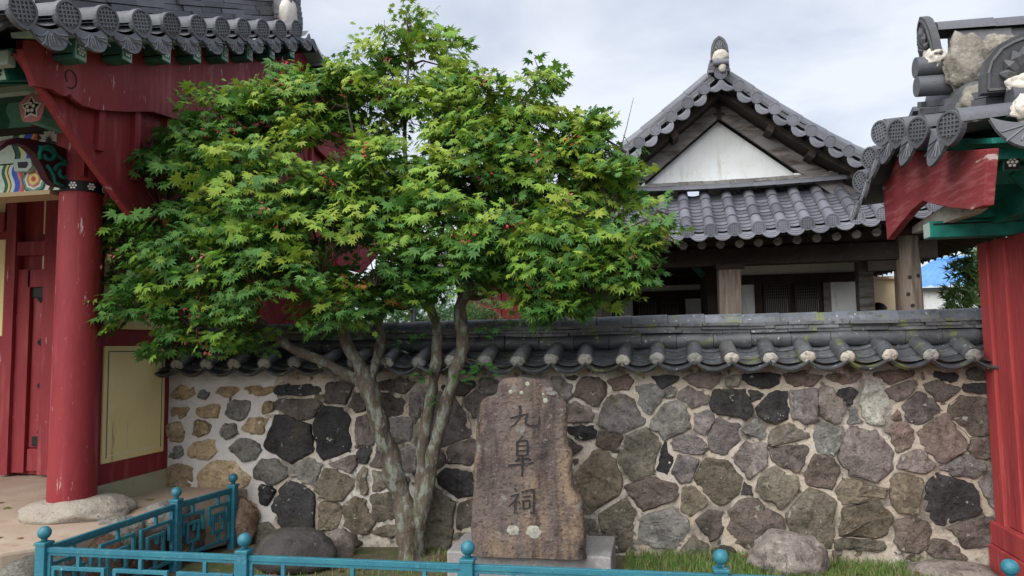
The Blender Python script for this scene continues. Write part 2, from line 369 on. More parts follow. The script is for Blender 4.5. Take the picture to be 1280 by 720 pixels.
# ================================================================== stone wall
WY = 5.80
wall = thing('stone_wall', 'rubble stone wall in pale mortar with a dark tiled coping running across the yard', 'wall', (-.8, 6.05, 0))
mb = MB()
def body(x0, x1, pr=0, wav=0):
    nx = max(2, int((x1 - x0) / .05)); rows = []
    for j in range(34):
        z = -.15 + j * .05; xe = x1 + wav * fbm((0, 3, z), 3, 3)
        rows.append([V3(x0 + (xe - x0) * i / nx, WY - pr * (1 - (i == nx) * 1.6) + .000 + .010 * fbm((x0 + (x1 - x0) * i / nx, 0, z), 2.5, 4) - .008, z) for i in range(nx + 1)])
    mb.grid(rows)
    if not pr: mb.box(x0, x1, WY + .03, 6.28, -.15, 1.5)
body(-4.19, 2.75)
mb.build('mortar_body', M['mortar'], wall, smooth=False)
mb = MB(); body(-4.188, -3.15, .0015, .16); mb.build('pale_mortar_body', M['mortar_grey'], wall)
CD, CB, CP, CG, CO, CT, CL = (.052, .050, .052), (.135, .112, .098), (.205, .178, .166), (.245, .23, .205), (.18, .158, .118), (.45, .33, .20), (.40, .39, .335)
ST = '''230,490,27,15,T 257,493,13,12,G 286,490,28,13,T 326,488,32,12,T 225,516,22,14,T 261,513,32,17,T 299,512,30,24,G 337,509,17,16,T 219,540,27,25,T 253,536,21,20,T 287,539,22,18,G 321,532,40,20,T 221,565,20,15,G 257,562,38,23,T 308,562,48,26,G 227,594,33,32,T 280,593,66,38,T 314,640,22,30,T
377,489,52,12,D 423,494,32,24,B 377,511,48,24,B 364,547,54,52,D 418,540,46,64,D 342,589,35,28,G 384,590,38,27,G 430,580,40,17,P 417,607,48,37,O 335,618,22,26,D 367,640,62,70,D 412,642,30,32,O
497,484,38,15,B 576,486,33,16,D 613,483,26,15,P 447,506,22,20,B 492,507,34,26,B 520,506,20,24,P 456,538,26,36,P 497,540,28,32,P 563,528,52,56,P 594,507,30,28,B 458,568,16,18,D 474,573,16,28,P 506,575,20,36,P 547,572,20,22,P 577,568,38,32,B 572,604,40,38,D 455,602,16,40,O 473,600,20,28,O 448,642,36,44,O 478,633,28,36,O 503,600,14,20,P 547,637,38,76,O 583,642,20,34,O 482,662,26,14,O
620,530,36,40,P 615,590,40,50,O 660,540,50,50,G 660,610,50,50,O 625,650,40,40,P 700,640,40,44,B 670,495,40,30,P 340,668,50,22,O 430,672,40,16,O
716,473,17,6,B 702,488,28,28,P 738,492,40,32,B 776,480,25,17,R 829,478,28,13,D 877,477,44,17,R 725,516,38,28,P 777,518,60,48,P 810,499,38,30,G 838,492,17,14,P 868,498,36,27,P 842,522,52,48,G 726,541,38,22,D 763,552,34,24,B 717,558,20,22,B 799,567,52,62,O 832,575,20,38,D 859,556,42,28,P 744,602,64,90,O 855,583,30,38,P 815,615,70,38,B 773,647,48,50,O 832,660,68,46,G 865,627,32,38,O 739,657,18,20,O 719,580,8,16,B
914,478,19,13,G 952,478,48,21,D 1002,476,52,15,R 1058,475,50,11,R 915,505,48,40,D 947,493,25,12,D 968,510,44,38,D 1006,509,42,40,P 1040,508,36,40,P 1060,497,19,21,D 877,527,26,30,P 905,543,38,52,P 946,537,32,20,G 984,543,60,26,G 1031,548,36,40,G 937,572,38,42,P 990,570,52,36,B 1024,588,46,40,B 897,602,52,58,O 972,611,58,48,O 934,612,13,15,D 943,650,68,58,B 1012,642,58,60,O 887,653,34,36,B 868,684,40,22,O 905,690,40,14,D
1117,472,41,15,R 1181,471,27,11,D 1152,471,6,8,B 1220,469,25,13,B 1124,488,39,18,R 1177,488,55,18,B 1220,484,27,13,D 1094,508,48,48,L 1068,518,17,22,G 1119,520,13,13,R 1151,512,46,34,P 1213,523,50,46,B 1125,545,32,36,R 1177,546,64,48,R 1084,566,62,66,P 1144,578,46,28,P 1225,558,32,22,B 1205,585,68,26,P 1133,615,42,54,O 1073,614,68,26,O 1193,625,82,60,D 1235,612,28,38,P 1083,650,64,42,O 1140,664,44,38,B 1082,680,62,12,O 1212,662,62,32,B 1180,685,50,20,B 985,690,60,20,O'''
CR = (.215, .165, .145)
cmap = dict(D=CD, B=CB, P=CP, G=CG, O=CO, T=CT, L=CL, R=CR)
stones = []
for tok in ST.split():
    cx, cy, w, h, k = tok.split(','); cx, cy, w, h = map(float, (cx, cy, w, h))
    c = on_y(cx, cy, WY); a = on_y(cx - w / 2, cy, WY); b = on_y(cx + w / 2, cy, WY); t = on_y(cx, cy - h / 2, WY); d = on_y(cx, cy + h / 2, WY)
    kk = 1.04 if cx < 340 else 1.34
    stones.append([c.x, c.z, (b.x - a.x) / 2 * kk, (t.z - d.z) / 2 * kk, k])
def clip(poly, px, pz, nx, nz):     # keep (p-P).n <= 0
    o = []; m = len(poly)
    for i in range(m):
        a, b = poly[i], poly[(i + 1) % m]
        da = (a[0] - px) * nx + (a[1] - pz) * nz; db = (b[0] - px) * nx + (b[1] - pz) * nz
        if da <= 0: o.append(a)
        if (da < 0 < db) or (db < 0 < da):
            t = da / (da - db); o.append((a[0] + (b[0] - a[0]) * t, a[1] + (b[1] - a[1]) * t))
    return o
def stone_mesh(mb, s, others, plane_y, sd, bulge=.03, gap=.009, jag=.05):
    cx, cz, rx, rz, k = s; r_ = random.Random(sd); n = 36; poly = []; rot = r_.uniform(0, 6.28)
    ex = r_.uniform(2.4, 4.2); ph = [r_.uniform(0, 6.28) for _ in range(4)]
    for i in range(n):
        a = 2 * math.pi * i / n; c_, s_ = math.cos(a), math.sin(a)
        q = (abs(c_) ** ex + abs(s_) ** ex) ** (-1 / ex)
        q *= 1.0 + .06 * math.sin(2 * a + ph[0]) + .06 * math.sin(3 * a + ph[1]) + .04 * math.sin(5 * a + ph[2])
        poly.append((cx + c_ * q * rx * 1.04, cz + s_ * q * rz * 1.04))
    for j in range(r_.randint(1, 3)):                     # knocked-off corners
        a = r_.uniform(0, 6.28); nx, nz = math.cos(a), math.sin(a); dd = math.hypot(rx * nx, rz * nz) * r_.uniform(.84, .98)
        poly = clip(poly, cx + nx * dd, cz + nz * dd, nx, nz) or poly
    for o in others:
        if o is s: continue
        dx, dz = o[0] - cx, o[1] - cz; dd = math.hypot(dx, dz)
        if dd < 1e-4 or dd > 1.2: continue
        nx, nz = dx / dd, dz / dd
        ra = 1 / math.sqrt((nx / rx) ** 2 + (nz / rz) ** 2); rb = 1 / math.sqrt((nx / o[2]) ** 2 + (nz / o[3]) ** 2)
        if ra + rb < dd * .8: continue
        f = dd * ra / (ra + rb) - gap * (.35 + 1.5 * (.5 + .5 * math.sin(cx * 91 + o[0] * 91 + (cz + o[1]) * 57)))
        if f > .01: poly = clip(poly, cx + nx * f, cz + nz * f, nx, nz) or poly
    if len(poly) < 3: return
    mx_ = sum(p[0] for p in poly) / len(poly); mz_ = sum(p[1] for p in poly) / len(poly)
    # resample, round slightly, roughen
    per = []; m = len(poly)
    tot = sum(math.dist(poly[i], poly[(i + 1) % m]) for i in range(m)); st = tot / 40; acc = 0
    for i in range(m):
        a, b = poly[i], poly[(i + 1) % m]; l = math.dist(a, b)
        while acc < l and l > 0:
            t = acc / l; per.append((a[0] + (b[0] - a[0]) * t, a[1] + (b[1] - a[1]) * t)); acc += st
        acc -= l
    for _ in range(1):
        if r_.random() < .5: break
        per = [((per[i - 1][0] + 2 * per[i][0] + per[(i + 1) % len(per)][0]) / 4, (per[i - 1][1] + 2 * per[i][1] + per[(i + 1) % len(per)][1]) / 4) for i in range(len(per))]
    sz = min(rx, rz); tx, tz = r_.uniform(-.10, .10), r_.uniform(-.10, .10)
    col = cmap[k]; f = r_.uniform(.85, 1.4); h_ = r_.uniform(-.05, .05)
    col = (col[0] * f * (1 + h_), col[1] * f, col[2] * f * (1 - h_)); rows = []
    B = min(bulge, sz * .5) * r_.uniform(.7, 1.3)
    for kk, dp in ((1.02, .02), (1.0, -.2 * B), (.965, -.62 * B), (.88, -.9 * B), (.66, -1.0 * B), (.36, -1.02 * B), (.04, -1.03 * B)):
        row = []
        for p in per:
            x = mx_ + (p[0] - mx_) * kk; z = mz_ + (p[1] - mz_) * kk
            rr = fbm((x + sd, z, sd * .7), 9, 4); r2 = fbm((x, z + sd, 3), 24, 3)
            ed = .016 * fbm((p[0] + sd, p[1], 7), 22, 3) + .022 * fbm((p[0] + sd, p[1], 2), 8, 2) if kk > .85 else 0
            vo = noise.voronoi(V3(x * 1.0 + sd, z * 1.2, sd * .3) * 7.5)[0]; rr += 1.6 * (vo[0] - .35)
            y = plane_y + dp + (tx * (x - mx_) + tz * (z - mz_)) * (kk < .99) - (.016 * rr + .008 * r2) * (kk < .99)
            row.append(V3(x + ed, min(y, plane_y + .03), z + ed * .6))
        rows.append(row)
    mb.grid(rows, col, True); mb.add(rows[-1], [list(range(len(per)))], col)
mb = MB()
for i, s in enumerate(stones):
    stone_mesh(mb, s, stones, WY, i + 1, bulge=.030 if s[0] < -2.9 else .029, gap=.0075)
def inside(x, z, pad):
    for s in stones:
        if ((x - s[0]) / (s[2] * .93 + pad)) ** 2 + ((z - s[1]) / (s[3] * .93 + pad)) ** 2 < 1: return True
    return False
cr2 = random.Random(9); chips = []
for i in range(6000):
    x, z = cr2.uniform(-2.9, 2.5), cr2.uniform(.05, 1.28); r = cr2.uniform(.016, .036)
    if inside(x, z, r * .5) or any(math.hypot(x - c[0], z - c[1]) < c[2] + r + .03 for c in chips): continue
    chips.append([x, z, r * cr2.uniform(.8, 1.5), r, cr2.choice('BPGODR')])
    if len(chips) > 90: break
for i, s in enumerate(chips): stone_mesh(mb, s, chips, WY, 700 + i, bulge=.02)
mb.build('stone_facing', M['stone'], wall, smooth=True, sharp=24)

# ---- tiled coping
def coping(front):
    sg = 1 if front else -1
    def fn(a, b): return V3(a, 6.05 - sg * (.06 + .40 * b), 1.635 - .155 * b - .02 * math.sin(b * 3.1) + .008 * fbm((a, 0, 0), 2, 2))
    return surf(fn)
pans = MB(); rolls = MB(); plugs = []
OLD = (.075, .080, .088)
for front in (True, False):
    S = coping(front); ks = range(-15, 10)
    for k in ks:
        a = -.235 + .267 * k + rnd.uniform(-.008, .008)
        skew = rnd.uniform(-.02, .02)
        p, n0 = S(a + skew, .28); q, n1 = S(a, 1.0); O = (q - p).normalized(); T = O.cross(n1).normalized()
        bc = rnd.choice([OLD, OLD, (.10, .105, .115), (.125, .125, .12), (.06, .062, .066)]); lift = rnd.uniform(0, .012)
        half_roll(rolls, p + n0 * .0, q + n1 * lift, T, n1, .058, .064, tcol(.15, bc), 9)
        if front: plugs.append((q + n1 * (lift - .004), T, n1, O))
        rolls.tube([q + n1 * (lift) + T * x_ + O * -.004 for x_ in (-.03, .03)], .01, 4) if False else None
        # troughs and two layers of crescents at the eave
        cA = tcol(.3, OLD)
        pan(pans, S, a + .0, a + .267, 3, .045, .012, 9, .0, .97, (.10, .106, .116))
        if front:
            for ly in range(2):
                rows = []
                for e_, dz in ((.80, 0), (1.07 - .05 * ly, .0)):
                    row = []
                    for i in range(11):
                        x = i / 10; pp, nn = S(a + .267 * x, e_)
                        row.append(pp + nn * (-.062 * (1 - (2 * x - 1) ** 2) + .004 - .018 * ly - rnd.uniform(0, .0015)))
                    rows.append(row)
                lowr = [pp + V3(0, .004, -.013) for pp in rows[1]]
                pans.grid([rows[0], rows[1], lowr, [q_ + V3(0, .10, .02) for q_ in lowr]], tcol(.3, OLD))
rows = None
pans.build('trough_tile', M['tile_old'], wall, smooth=False); rolls.build('roll_tile', M['tile_old'], wall, smooth=True, sharp=50)
for i, (q, T, n_, O) in enumerate(plugs):
    mb = MB(); pr = random.Random(i); c = pr.choice([(.42, .40, .37), (.5, .46, .4), (.34, .33, .31), (.27, .27, .25)])
    rows = []
    for kk, o in ((1.0, -.02), (.98, .006), (.7, .02), (.3, .026), (.02, .027)):
        rows.append([q + T * (math.cos(2 * math.pi * j / 18) * .056 * kk) + n_ * ((math.sin(2 * math.pi * j / 18) * .05 * kk) + .012) + O * (o + .010 * fbm((j * .4, kk * 2, i), 1.7, 3) - .008) for j in range(18)])
    mb.grid(rows, c, True); mb.build('mortar_plug', M['plug'], wall, smooth=True)
mb = MB()
for front in (1, -1):          # half-round course lying along the wall above the rolls
    s = -4.15
    while s < 2.6:
        e = s + .262 + rnd.uniform(-.01, .03)
        o = 6.05 - front * rnd.uniform(.095, .115)
        mb.tube([V3(s + .002, o, 1.628 + rnd.uniform(-.005, .005)), V3(e - .002, o, 1.628 + rnd.uniform(-.005, .005))], [.060, .066], 14, True, tcol(.3, OLD)); s = e
mb.build('half_round_course', M['tile_old'], wall, smooth=True, sharp=50)
mb = MB()
P = lambda s: V3(s, 6.05, 1.685 + .008 * fbm((s, 1, 0), 1.5, 2))
X_, Y_, Z_ = V3(1, 0, 0), V3(0, 1, 0), V3(0, 0, 1)
flat_courses(mb, P, -4.15, 2.6, 3, .026, Y_, Z_, .30, .16, .36, (.12, .128, .138), .024, -.010)
mb.build('flat_ridge_course', M['tile_old'], wall)
mb = MB(); mb.box(-4.15, 2.6, 5.99, 6.11, 1.5, 1.76, (.06, .06, .065)); mb.build('coping_core', M['tile_old'], wall)
mb = MB(); ridge_rolls(mb, lambda s: V3(s, 6.05, 1.755 + .008 * fbm((s, 1, 0), 1.5, 2)), -4.15, 2.6, .082, Y_, 0, .285, (.135, .15, .175), .34, .003)
mb.build('ridge_cover', M['tile_old'], wall, smooth=True, sharp=50)

# ================================================================== raised terrace of the gate
ter = thing('stone_terrace', 'packed earth terrace edged with rough boulders under the large red gate', 'terrace', (-6, 6, 0))
mb = MB()
edge = [(-9.5, 3.70), (-5.2, 3.66), (-4.3, 3.70), (-3.80, 3.74), (-3.68, 3.90), (-3.64, 4.3), (-3.66, 4.8), (-3.60, 5.3), (-3.42, 5.76), (-3.42, 5.795), (-4.19, 5.795), (-4.19, 10), (-9.5, 10)]
top = []
mb.prism([(x, y, .02) for x, y in edge], (0, 0, .425)); mb.build('earth_floor', M['earth'], ter, bevel=.02)
mb = MB()
er = random.Random(5); i = 0
def edgestones(x, y, r, c, z=None):
    global i; i += 1
    mb.boulder((x, y, z if z is not None else .17), r, i + 20, 3, .20, 0, c, 1.6)
edgestones(-3.74, 3.92, (.24, .26, .25), (.21, .20, .17)); edgestones(-3.70, 4.38, (.17, .27, .24), (.20, .115, .08)); edgestones(-3.70, 4.80, (.17, .24, .22), (.17, .11, .085))
edgestones(-3.66, 5.22, (.17, .24, .23), (.18, .12, .09)); edgestones(-3.46, 5.72, (.17, .13, .22), (.30, .20, .14)); edgestones(-3.72, 4.6, (.16, .22, .13), (.34, .31, .27), .34)
edgestones(-3.68, 5.05, (.16, .24, .13), (.36, .33, .30), .34)
for x, c in ((-4.16, (.17, .15, .14)), (-4.62, (.25, .23, .19)), (-5.15, (.2, .18, .15)), (-5.7, (.25, .22, .18)), (-6.3, (.2, .17, .14))):
    edgestones(x, 3.72, (.27, .2, .25), c)
mb.build('boulder_edging', M['stone'], ter, smooth=True)

# ================================================================== inscribed stone
ste = thing('inscribed_stone', 'tall weathered brown stone slab carved with three dark characters on a granite block', 'monument', (.18, 4.98, 0))
SY = 4.93
# granite block
bl, br = on_z(558, 690, .21), on_z(764, 692, .21)
mb = MB()
fl, fr, rr_, rl = on_z(557, 690, .20), on_z(764, 695, .20), on_z(770, 667, .20), on_z(585, 667, .20)
y0 = (fl.y + fr.y) / 2; y1 = (rr_.y + rl.y) / 2
X0, X1 = fl.x, fr.x
mb.box(X0, X1, y0, y1, -.1, .20); mb.build('plinth', M['granite'], ste, bevel=.012)
outl = [(589, 690), (587, 660), (590, 610), (592, 560), (594, 522), (597, 505), (603, 498), (612, 496), (619, 492), (622, 477), (632, 472.5), (655, 473), (676, 475), (685, 477), (693, 485), (700, 497), (706, 506), (708, 520), (706.5, 536), (706, 552), (709, 562), (714, 566), (713, 585), (714, 602), (717, 616), (725, 626), (728, 645), (730, 668), (731, 690)]
pts = [on_y(x, y, SY) for x, y in outl]
zc = [p.z for p in pts]; zmin = .195
pts = [V3(p.x, SY, max(p.z, zmin)) for p in pts]
pts[0].z = pts[-1].z = zmin
def sf(x, z):         # depth of the front surface: leaning and uneven
    return SY + .012 * fbm((x, 5, z), 3.5, 4) + .004 * fbm((x, 2, z), 16, 3) + (z - .2) * .03
# front as a trimmed grid: rows of scan lines
def span(z):
    xs_ = []
    for a, b in zip(pts, pts[1:] + pts[:1]):
        if (a.z - z) * (b.z - z) < 0: xs_.append(a.x + (b.x - a.x) * (z - a.z) / (b.z - a.z))
    return (min(xs_), max(xs_)) if len(xs_) > 1 else None
rowsF = []; zt = max(p.z for p in pts)
NZ = 90; NX = 48; TH = .26
for j in range(NZ + 1):
    z = zmin + .002 + (zt - zmin - .006) * j / NZ; sp = span(z) or (pts[10].x, pts[10].x + .1)
    w_ = .006 * fbm((0, 0, z), 14, 3); a, b = sp[0] + w_, sp[1] + .008 * fbm((3, 0, z), 14, 3)
    bev = .03; row = []
    row += [V3(a + .05, SY + TH, z), V3(a + .012, SY + TH * .7, z), V3(a - .004, SY + TH * .35 + .01 * fbm((a, 0, z), 6, 3), z)]
    for i_ in range(NX + 1):
        t = i_ / NX; t = t * t * (3 - 2 * t) * .35 + t * .65; x = a + (b - a) * t; e_ = min(x - a, b - x); e2 = min(e_, (zt - z) * .9)
        row.append(V3(x, sf(x, z) + .030 * max(0, 1 - e2 / .028) ** 2, z))
    row += [V3(b + .004, SY + TH * .35 + .01 * fbm((b, 0, z), 6, 3), z), V3(b - .012, SY + TH * .7, z), V3(b - .05, SY + TH, z)]
    rowsF.append(row)
mb = MB(); mb.grid(rowsF, None, True); n_ = len(rowsF[0]); mb.add(rowsF[-1], [list(range(n_))]); mb.add(rowsF[0], [list(range(n_))])
M['stele'] = mat('weathered_brown_stone', (.175, .138, .122), .97, [(2.2, (.285, .205, .14), .45, .58, 6, (1.7, 1, .45)), (2.4, (.062, .049, .047), .50, .60, 6, (2.0, 1, .38)), (9, (.125, .095, .088), .5, .66), (34, (.085, .068, .063), .54, .66), (52, (.27, .23, .195), .60, .72), (12, (.24, .225, .205), .61, .68)], (12, 1, .05), bump2=(45, 1, .02))
mb.build('stone_slab', M['stele'], ste, smooth=True)
mb = MB()          # lichen blotches
for px, py, r in ((658, 480, .016), (651, 491, .013), (637, 490, .014), (681, 501, .017), (678, 493, .008)):
    p = on_y(px, py, SY); mb.grid([[V3(p.x + math.cos(a_) * r * k * (1 + .25 * fbm((math.cos(a_), math.sin(a_), px), 1.5, 2)), sf(p.x, p.z) - .003 * (1.3 - k) - .002, p.z + math.sin(a_) * r * k) for a_ in [2 * math.pi * j / 14 for j in range(14)]] for k in (1, .8, .05)], None, True)
M['lichen'] = mat('grey_green_lichen', (.30, .33, .26), .95, [(60, (.2, .22, .17), .5, .7)], (60, .6, .004))
mb.build('lichen_spot', M['lichen'], ste, smooth=True)
for px, py, rx, rz in ((641, 664, .044, .036), (667, 665, .050, .038)):
    mb = MB(); p = on_y(px, py, SY)
    mb.grid([[V3(p.x + math.cos(a_) * rx * k * (1 + .4 * fbm((math.cos(a_), math.sin(a_), px), 1.6, 3)), sf(p.x, p.z) - .004 - .008 * (1 - k) - .004 * fbm((a_, k, px), 2, 2), p.z + math.sin(a_) * rz * k * (1 + .4 * fbm((math.sin(a_), 3, px), 1.6, 3))) for a_ in [2 * math.pi * j / 26 for j in range(26)]] for k in (1.0, .9, .6, .3, .02)], None, True)
    mb.build('mortar_patch', mat('pale_patch', (.33, .325, .28), .95, [(30, (.2, .2, .15), .52, .7)], (40, .8, .01)), ste, smooth=True)
# carved characters: brush strokes cut into the face, darkened
M['ink'] = mat('dark_carving', (.026, .024, .024), .85, [(30, (.08, .065, .06), .54, .7)])
def strokes(name, sts):
    mb = MB()
    for st in sts:
        ws = st[0]; P_ = st[1]; q = []
        for i_ in range(len(P_) - 1):
            for k in range(6): t = k / 6; q.append((P_[i_][0] + (P_[i_ + 1][0] - P_[i_][0]) * t, P_[i_][1] + (P_[i_ + 1][1] - P_[i_][1]) * t))
        q.append(P_[-1]); m = len(q); L_, R_, C_ = [], [], []
        sm = [q[0]] + [((q[i_ - 1][0] + 2 * q[i_][0] + q[i_ + 1][0]) / 4, (q[i_ - 1][1] + 2 * q[i_][1] + q[i_ + 1][1]) / 4) for i_ in range(1, m - 1)] + [q[-1]]
        for i_ in range(m):
            a = sm[max(i_ - 1, 0)]; b = sm[min(i_ + 1, m - 1)]; dx, dy = b[0] - a[0], b[1] - a[1]; l = math.hypot(dx, dy) or 1
            t = i_ / (m - 1) * (len(ws) - 1); f = int(min(t, len(ws) - 2)); w = (ws[f] + (ws[f + 1] - ws[f]) * (t - f)) / 2
            for lst, s_ in ((L_, 1), (R_, -1)):
                p = on_y(sm[i_][0] - dy / l * w * s_, sm[i_][1] + dx / l * w * s_, SY); lst.append(V3(p.x, sf(p.x, p.z) - .0045, p.z))
            p = on_y(*sm[i_], SY); C_.append(V3(p.x, sf(p.x, p.z) - .0015, p.z))
        mb.grid([L_, C_, R_])
    return mb.build(name, M['ink'], ste, recalc=False)
def Z(pts, ox=600, oy=460, k=3.0): return [(ox + x / k, oy + y / k) for x, y in pts]
strokes('carved_character', [((1.5, 3, 1.2), Z([(110, 190), (128, 186), (160, 178), (180, 172)])), ((3.2, 2.5, 1), Z([(146, 142), (150, 160), (145, 190), (130, 212), (108, 226)])),
    ((2, 3, 2.4, 2.6, 3.4, 1), Z([(178, 170), (172, 190), (168, 208), (180, 218), (208, 220), (222, 212), (220, 180)]))])
strokes('carved_character', [((2.5, 1.2), Z([(158, 256), (150, 268), (142, 276)])), ((2.6, 3), Z([(138, 276), (138, 332)])), ((1.6, 2, 3, 2.6), Z([(138, 278), (176, 272), (178, 300), (176, 330)])),
    ((1.6, 1.6), Z([(142, 294), (172, 292)])), ((1.6, 1.6), Z([(142, 312), (172, 310)])), ((1.8, 1.8), Z([(140, 331), (174, 329)])), ((2.4, 1.2), Z([(144, 338), (136, 354)])), ((1.2, 2.8), Z([(172, 340), (190, 348)])), ((1.8, 1.6), Z([(128, 352), (142, 344)])),
    ((3.4, 2.6, 2, 2.4), Z([(104, 368), (140, 364), (180, 362), (200, 358)])), ((3, 3.4, 2), Z([(158, 334), (158, 370), (156, 410)])), ((2, 2), Z([(142, 347), (184, 342)]))])
strokes('carved_character', [((2.8, 1.4), Z([(128, 452), (136, 466)])), ((1.8, 2.2, 1.6), Z([(112, 484), (138, 476), (146, 474)])), ((2, 2.2, 1), Z([(142, 478), (130, 500), (108, 520)])), ((3, 3.2), Z([(132, 496), (131, 548)])), ((2, 1.4), Z([(140, 500), (150, 512)])),
    ((2.6, 2.4, 2.6, 3, 2.4), Z([(154, 468), (176, 462), (201, 456), (201, 500), (200, 548), (186, 544)])), ((1.6, 1.8), Z([(158, 486), (188, 482)])), ((2.4, 2.2), Z([(160, 500), (162, 532)])), ((1.6, 2.2, 2), Z([(160, 502), (186, 498), (184, 528)])), ((1.6, 1.6), Z([(162, 530), (184, 526)]))])

# ================================================================== loose stones
def loose(name, label, cat, loc, r, seed, m, flat=.4, amp=.16, sc=1.2):
    mb = MB(); mb.boulder(loc, r, seed, 4, amp, flat, None, sc); o = mb.build(name, M[m], None, smooth=True)
    for v in o.data.vertices: v.co -= V3(*loc)
    o.location = loc; return tag(o, label, cat)
p = on_z(365, 712, 0)
loose('boulder', 'smooth dark grey rounded boulder lying between the tree trunk and the fence corner', 'boulder', (p.x, p.y + .05, .1), (.30, .24, .185), 3, 'boulder_d', .5, .13)
p = on_z(408, 702, 0)
loose('boulder', 'small brownish stone beside the larger dark boulder below the wall', 'stone', (p.x + .02, p.y + .18, .05), (.12, .12, .15), 8, 'boulder_p', .6, .12)
p = on_z(992, 722, 0)
loose('boulder', 'pale pitted rounded boulder sitting in the grass below the wall', 'boulder', (p.x, p.y + .12, .10), (.265, .23, .165), 12, 'boulder_p', .5, .17, 1.7)
p = on_z(1190, 716, .03)
mb = MB(); mb.boulder((p.x, p.y + .02, .02), (.30, .18, .08), 4, 3, .18, .6, None); o = mb.build('flat_stone', M['boulder_p'], None, smooth=True); tag(o, 'flat tan stepping stone at the foot of the red plank wall', 'stone')

# ================================================================== fence
fen = thing('garden_fence', 'low blue painted metal fence with ball topped posts and open lattice panels', 'fence', (-1, 3.75, 0))
FY = 3.75; fx = [-3.50, -2.23, -.97, .29, 1.55]
def fpost(x, y, z=0, h=.505):
    mb = MB(); mb.box(x - .032, x + .032, y - .032, y + .032, z - .15, z + h); mb.box(x - .038, x + .038, y - .038, y + .038, z + h, z + h + .018)
    po = mb.build('post', M['fence'], fen, bevel=.004)
    mb = MB(); mb.lathe((x, y, z + h + .018), [(.0, 0), (.016, 0), (.016, .014)] + [(.037 * math.sin(math.pi * k / 12), .050 - .037 * math.cos(math.pi * k / 12)) for k in range(2, 13)], 20)
    b = mb.build('ball_finial', M['fence'], po, smooth=True)
def fpanel(a, b, n=3):
    a, b = V3(*a), V3(*b); d = b - a; l = d.length; d.normalize(); a = a + d * .034; l -= .068; s = V3(-d.y, d.x, 0)
    mb = MB(); t = .011
    def bar(x0, z0, x1, z1, w=t):
        p, q = a + d * x0, a + d * x1
        if abs(x1 - x0) > 1e-6: mb.obox((p + q) / 2 + Z_ * (z0 + z1) / 2, d * (abs(x1 - x0) / 2 + w), s * w * .98, Z_ * w)
        else: mb.obox(p + Z_ * (z0 + z1) / 2, d * w, s * w * .95, Z_ * abs(z1 - z0) / 2)
    bar(0, .478, l, .478, .014); bar(0, .455, l, .455, .008); bar(0, .09, l, .09, .012); bar(.010, .09, .010, .45); bar(l - .010, .09, l - .010, .45)
    u_ = l / n; g_ = .03
    for k in range(n):
        c = u_ * (k + .5); h = u_ / 2 - .038
        bar(c, .378, c, .447); bar(c - h, .378 - .0, c + h, .378); bar(c - h, .24, c - h, .367); bar(c + h, .24, c + h, .367)
        bar(c, .101, c, .165); bar(c - h * .55, .176, c + h * .55, .176); bar(c - h * .55, .187, c - h * .55, .30); bar(c + h * .55, .187, c + h * .55, .30)
        bar(c - h * .55, .311, c - h * .1, .311); bar(c + h * .1, .311, c + h * .55, .311) ; bar(c - h * .1, .311, c - h * .1, .25) if k % 2 else bar(c + h * .1, .311, c + h * .1, .25)
    return mb.build('lattice_panel', M['fence'], fen, bevel=.002)
for x in fx: fpost(x, FY)
fpost(-3.50, 4.95); fpost(-3.44, 5.60, -.01)
for a, b in zip(fx, fx[1:]): fpanel((a, FY, 0), (b, FY, 0))
fpanel((-3.50, FY, 0), (-3.50, 4.95, 0)); fpanel((-3.50, 4.95, 0), (-3.44, 5.60, -.005), 2)

# ================================================================== large red gate (left)
GX = -4.19
gate = thing('temple_gate', 'large red gate with a tiled gable roof, painted beams and a thick round column', 'gate', (-5.6, 7.2, .45))
ax_, ay_ = on_y(90, 620, 4.69).x, 4.69
mb = MB(); r0, r1 = .160, .143
mb.lathe((ax_, ay_, .555), [(r0 * .98, 0), (r0, .02)] + [(r0 + (r1 - r0) * t / 10, 2.26 * t / 10) for t in range(1, 11)], 40)
colm = mb.build('column', M['red_bare'], gate, smooth=True)
mb = MB(); mb.lathe((ax_, ay_, 2.79), [(.140, 0), (.152, 0), (.152, .075), (.140, .075)], 40); nb_ = mb.build('neck_band', M['black'], colm, smooth=False)
def flower(mb, o, X, Y, O, r):
    for k in range(7):
        c = o if k == 6 else o + X * math.cos(k * math.pi / 3) * r * .66 + Y * math.sin(k * math.pi / 3) * r * .66
        mb.prism([c + X * math.cos(j * .785) * r * .27 + Y * math.sin(j * .785) * r * .27 for j in range(8)], O * .003)
mb = MB()
for a in (-118, -70, -25, 20):
    O = V3(math.cos(R(a)), math.sin(R(a)), 0); flower(mb, V3(ax_, ay_, 2.828) + O * .152, V3(-O.y, O.x, 0), Z_, O, .030)
mb.build('flower_emblem', M['white'], nb_)
mb = MB(); mb.lathe((ax_, ay_, 2.865), [(.143, 0), (.143, .36)], 40); mb.box(ax_ - .12, ax_ + .12, 4.57, 4.81, 2.9, 3.3); mb.build('column_head', M['red'], gate)
mb = MB(); mb.boulder((ax_ + .03, ay_ + .03, .47), (.39, .32, .115), 31, 4, .13, .5, None, 1.3); mb.build('base_stone', M['base_stone'], gate, smooth=True)
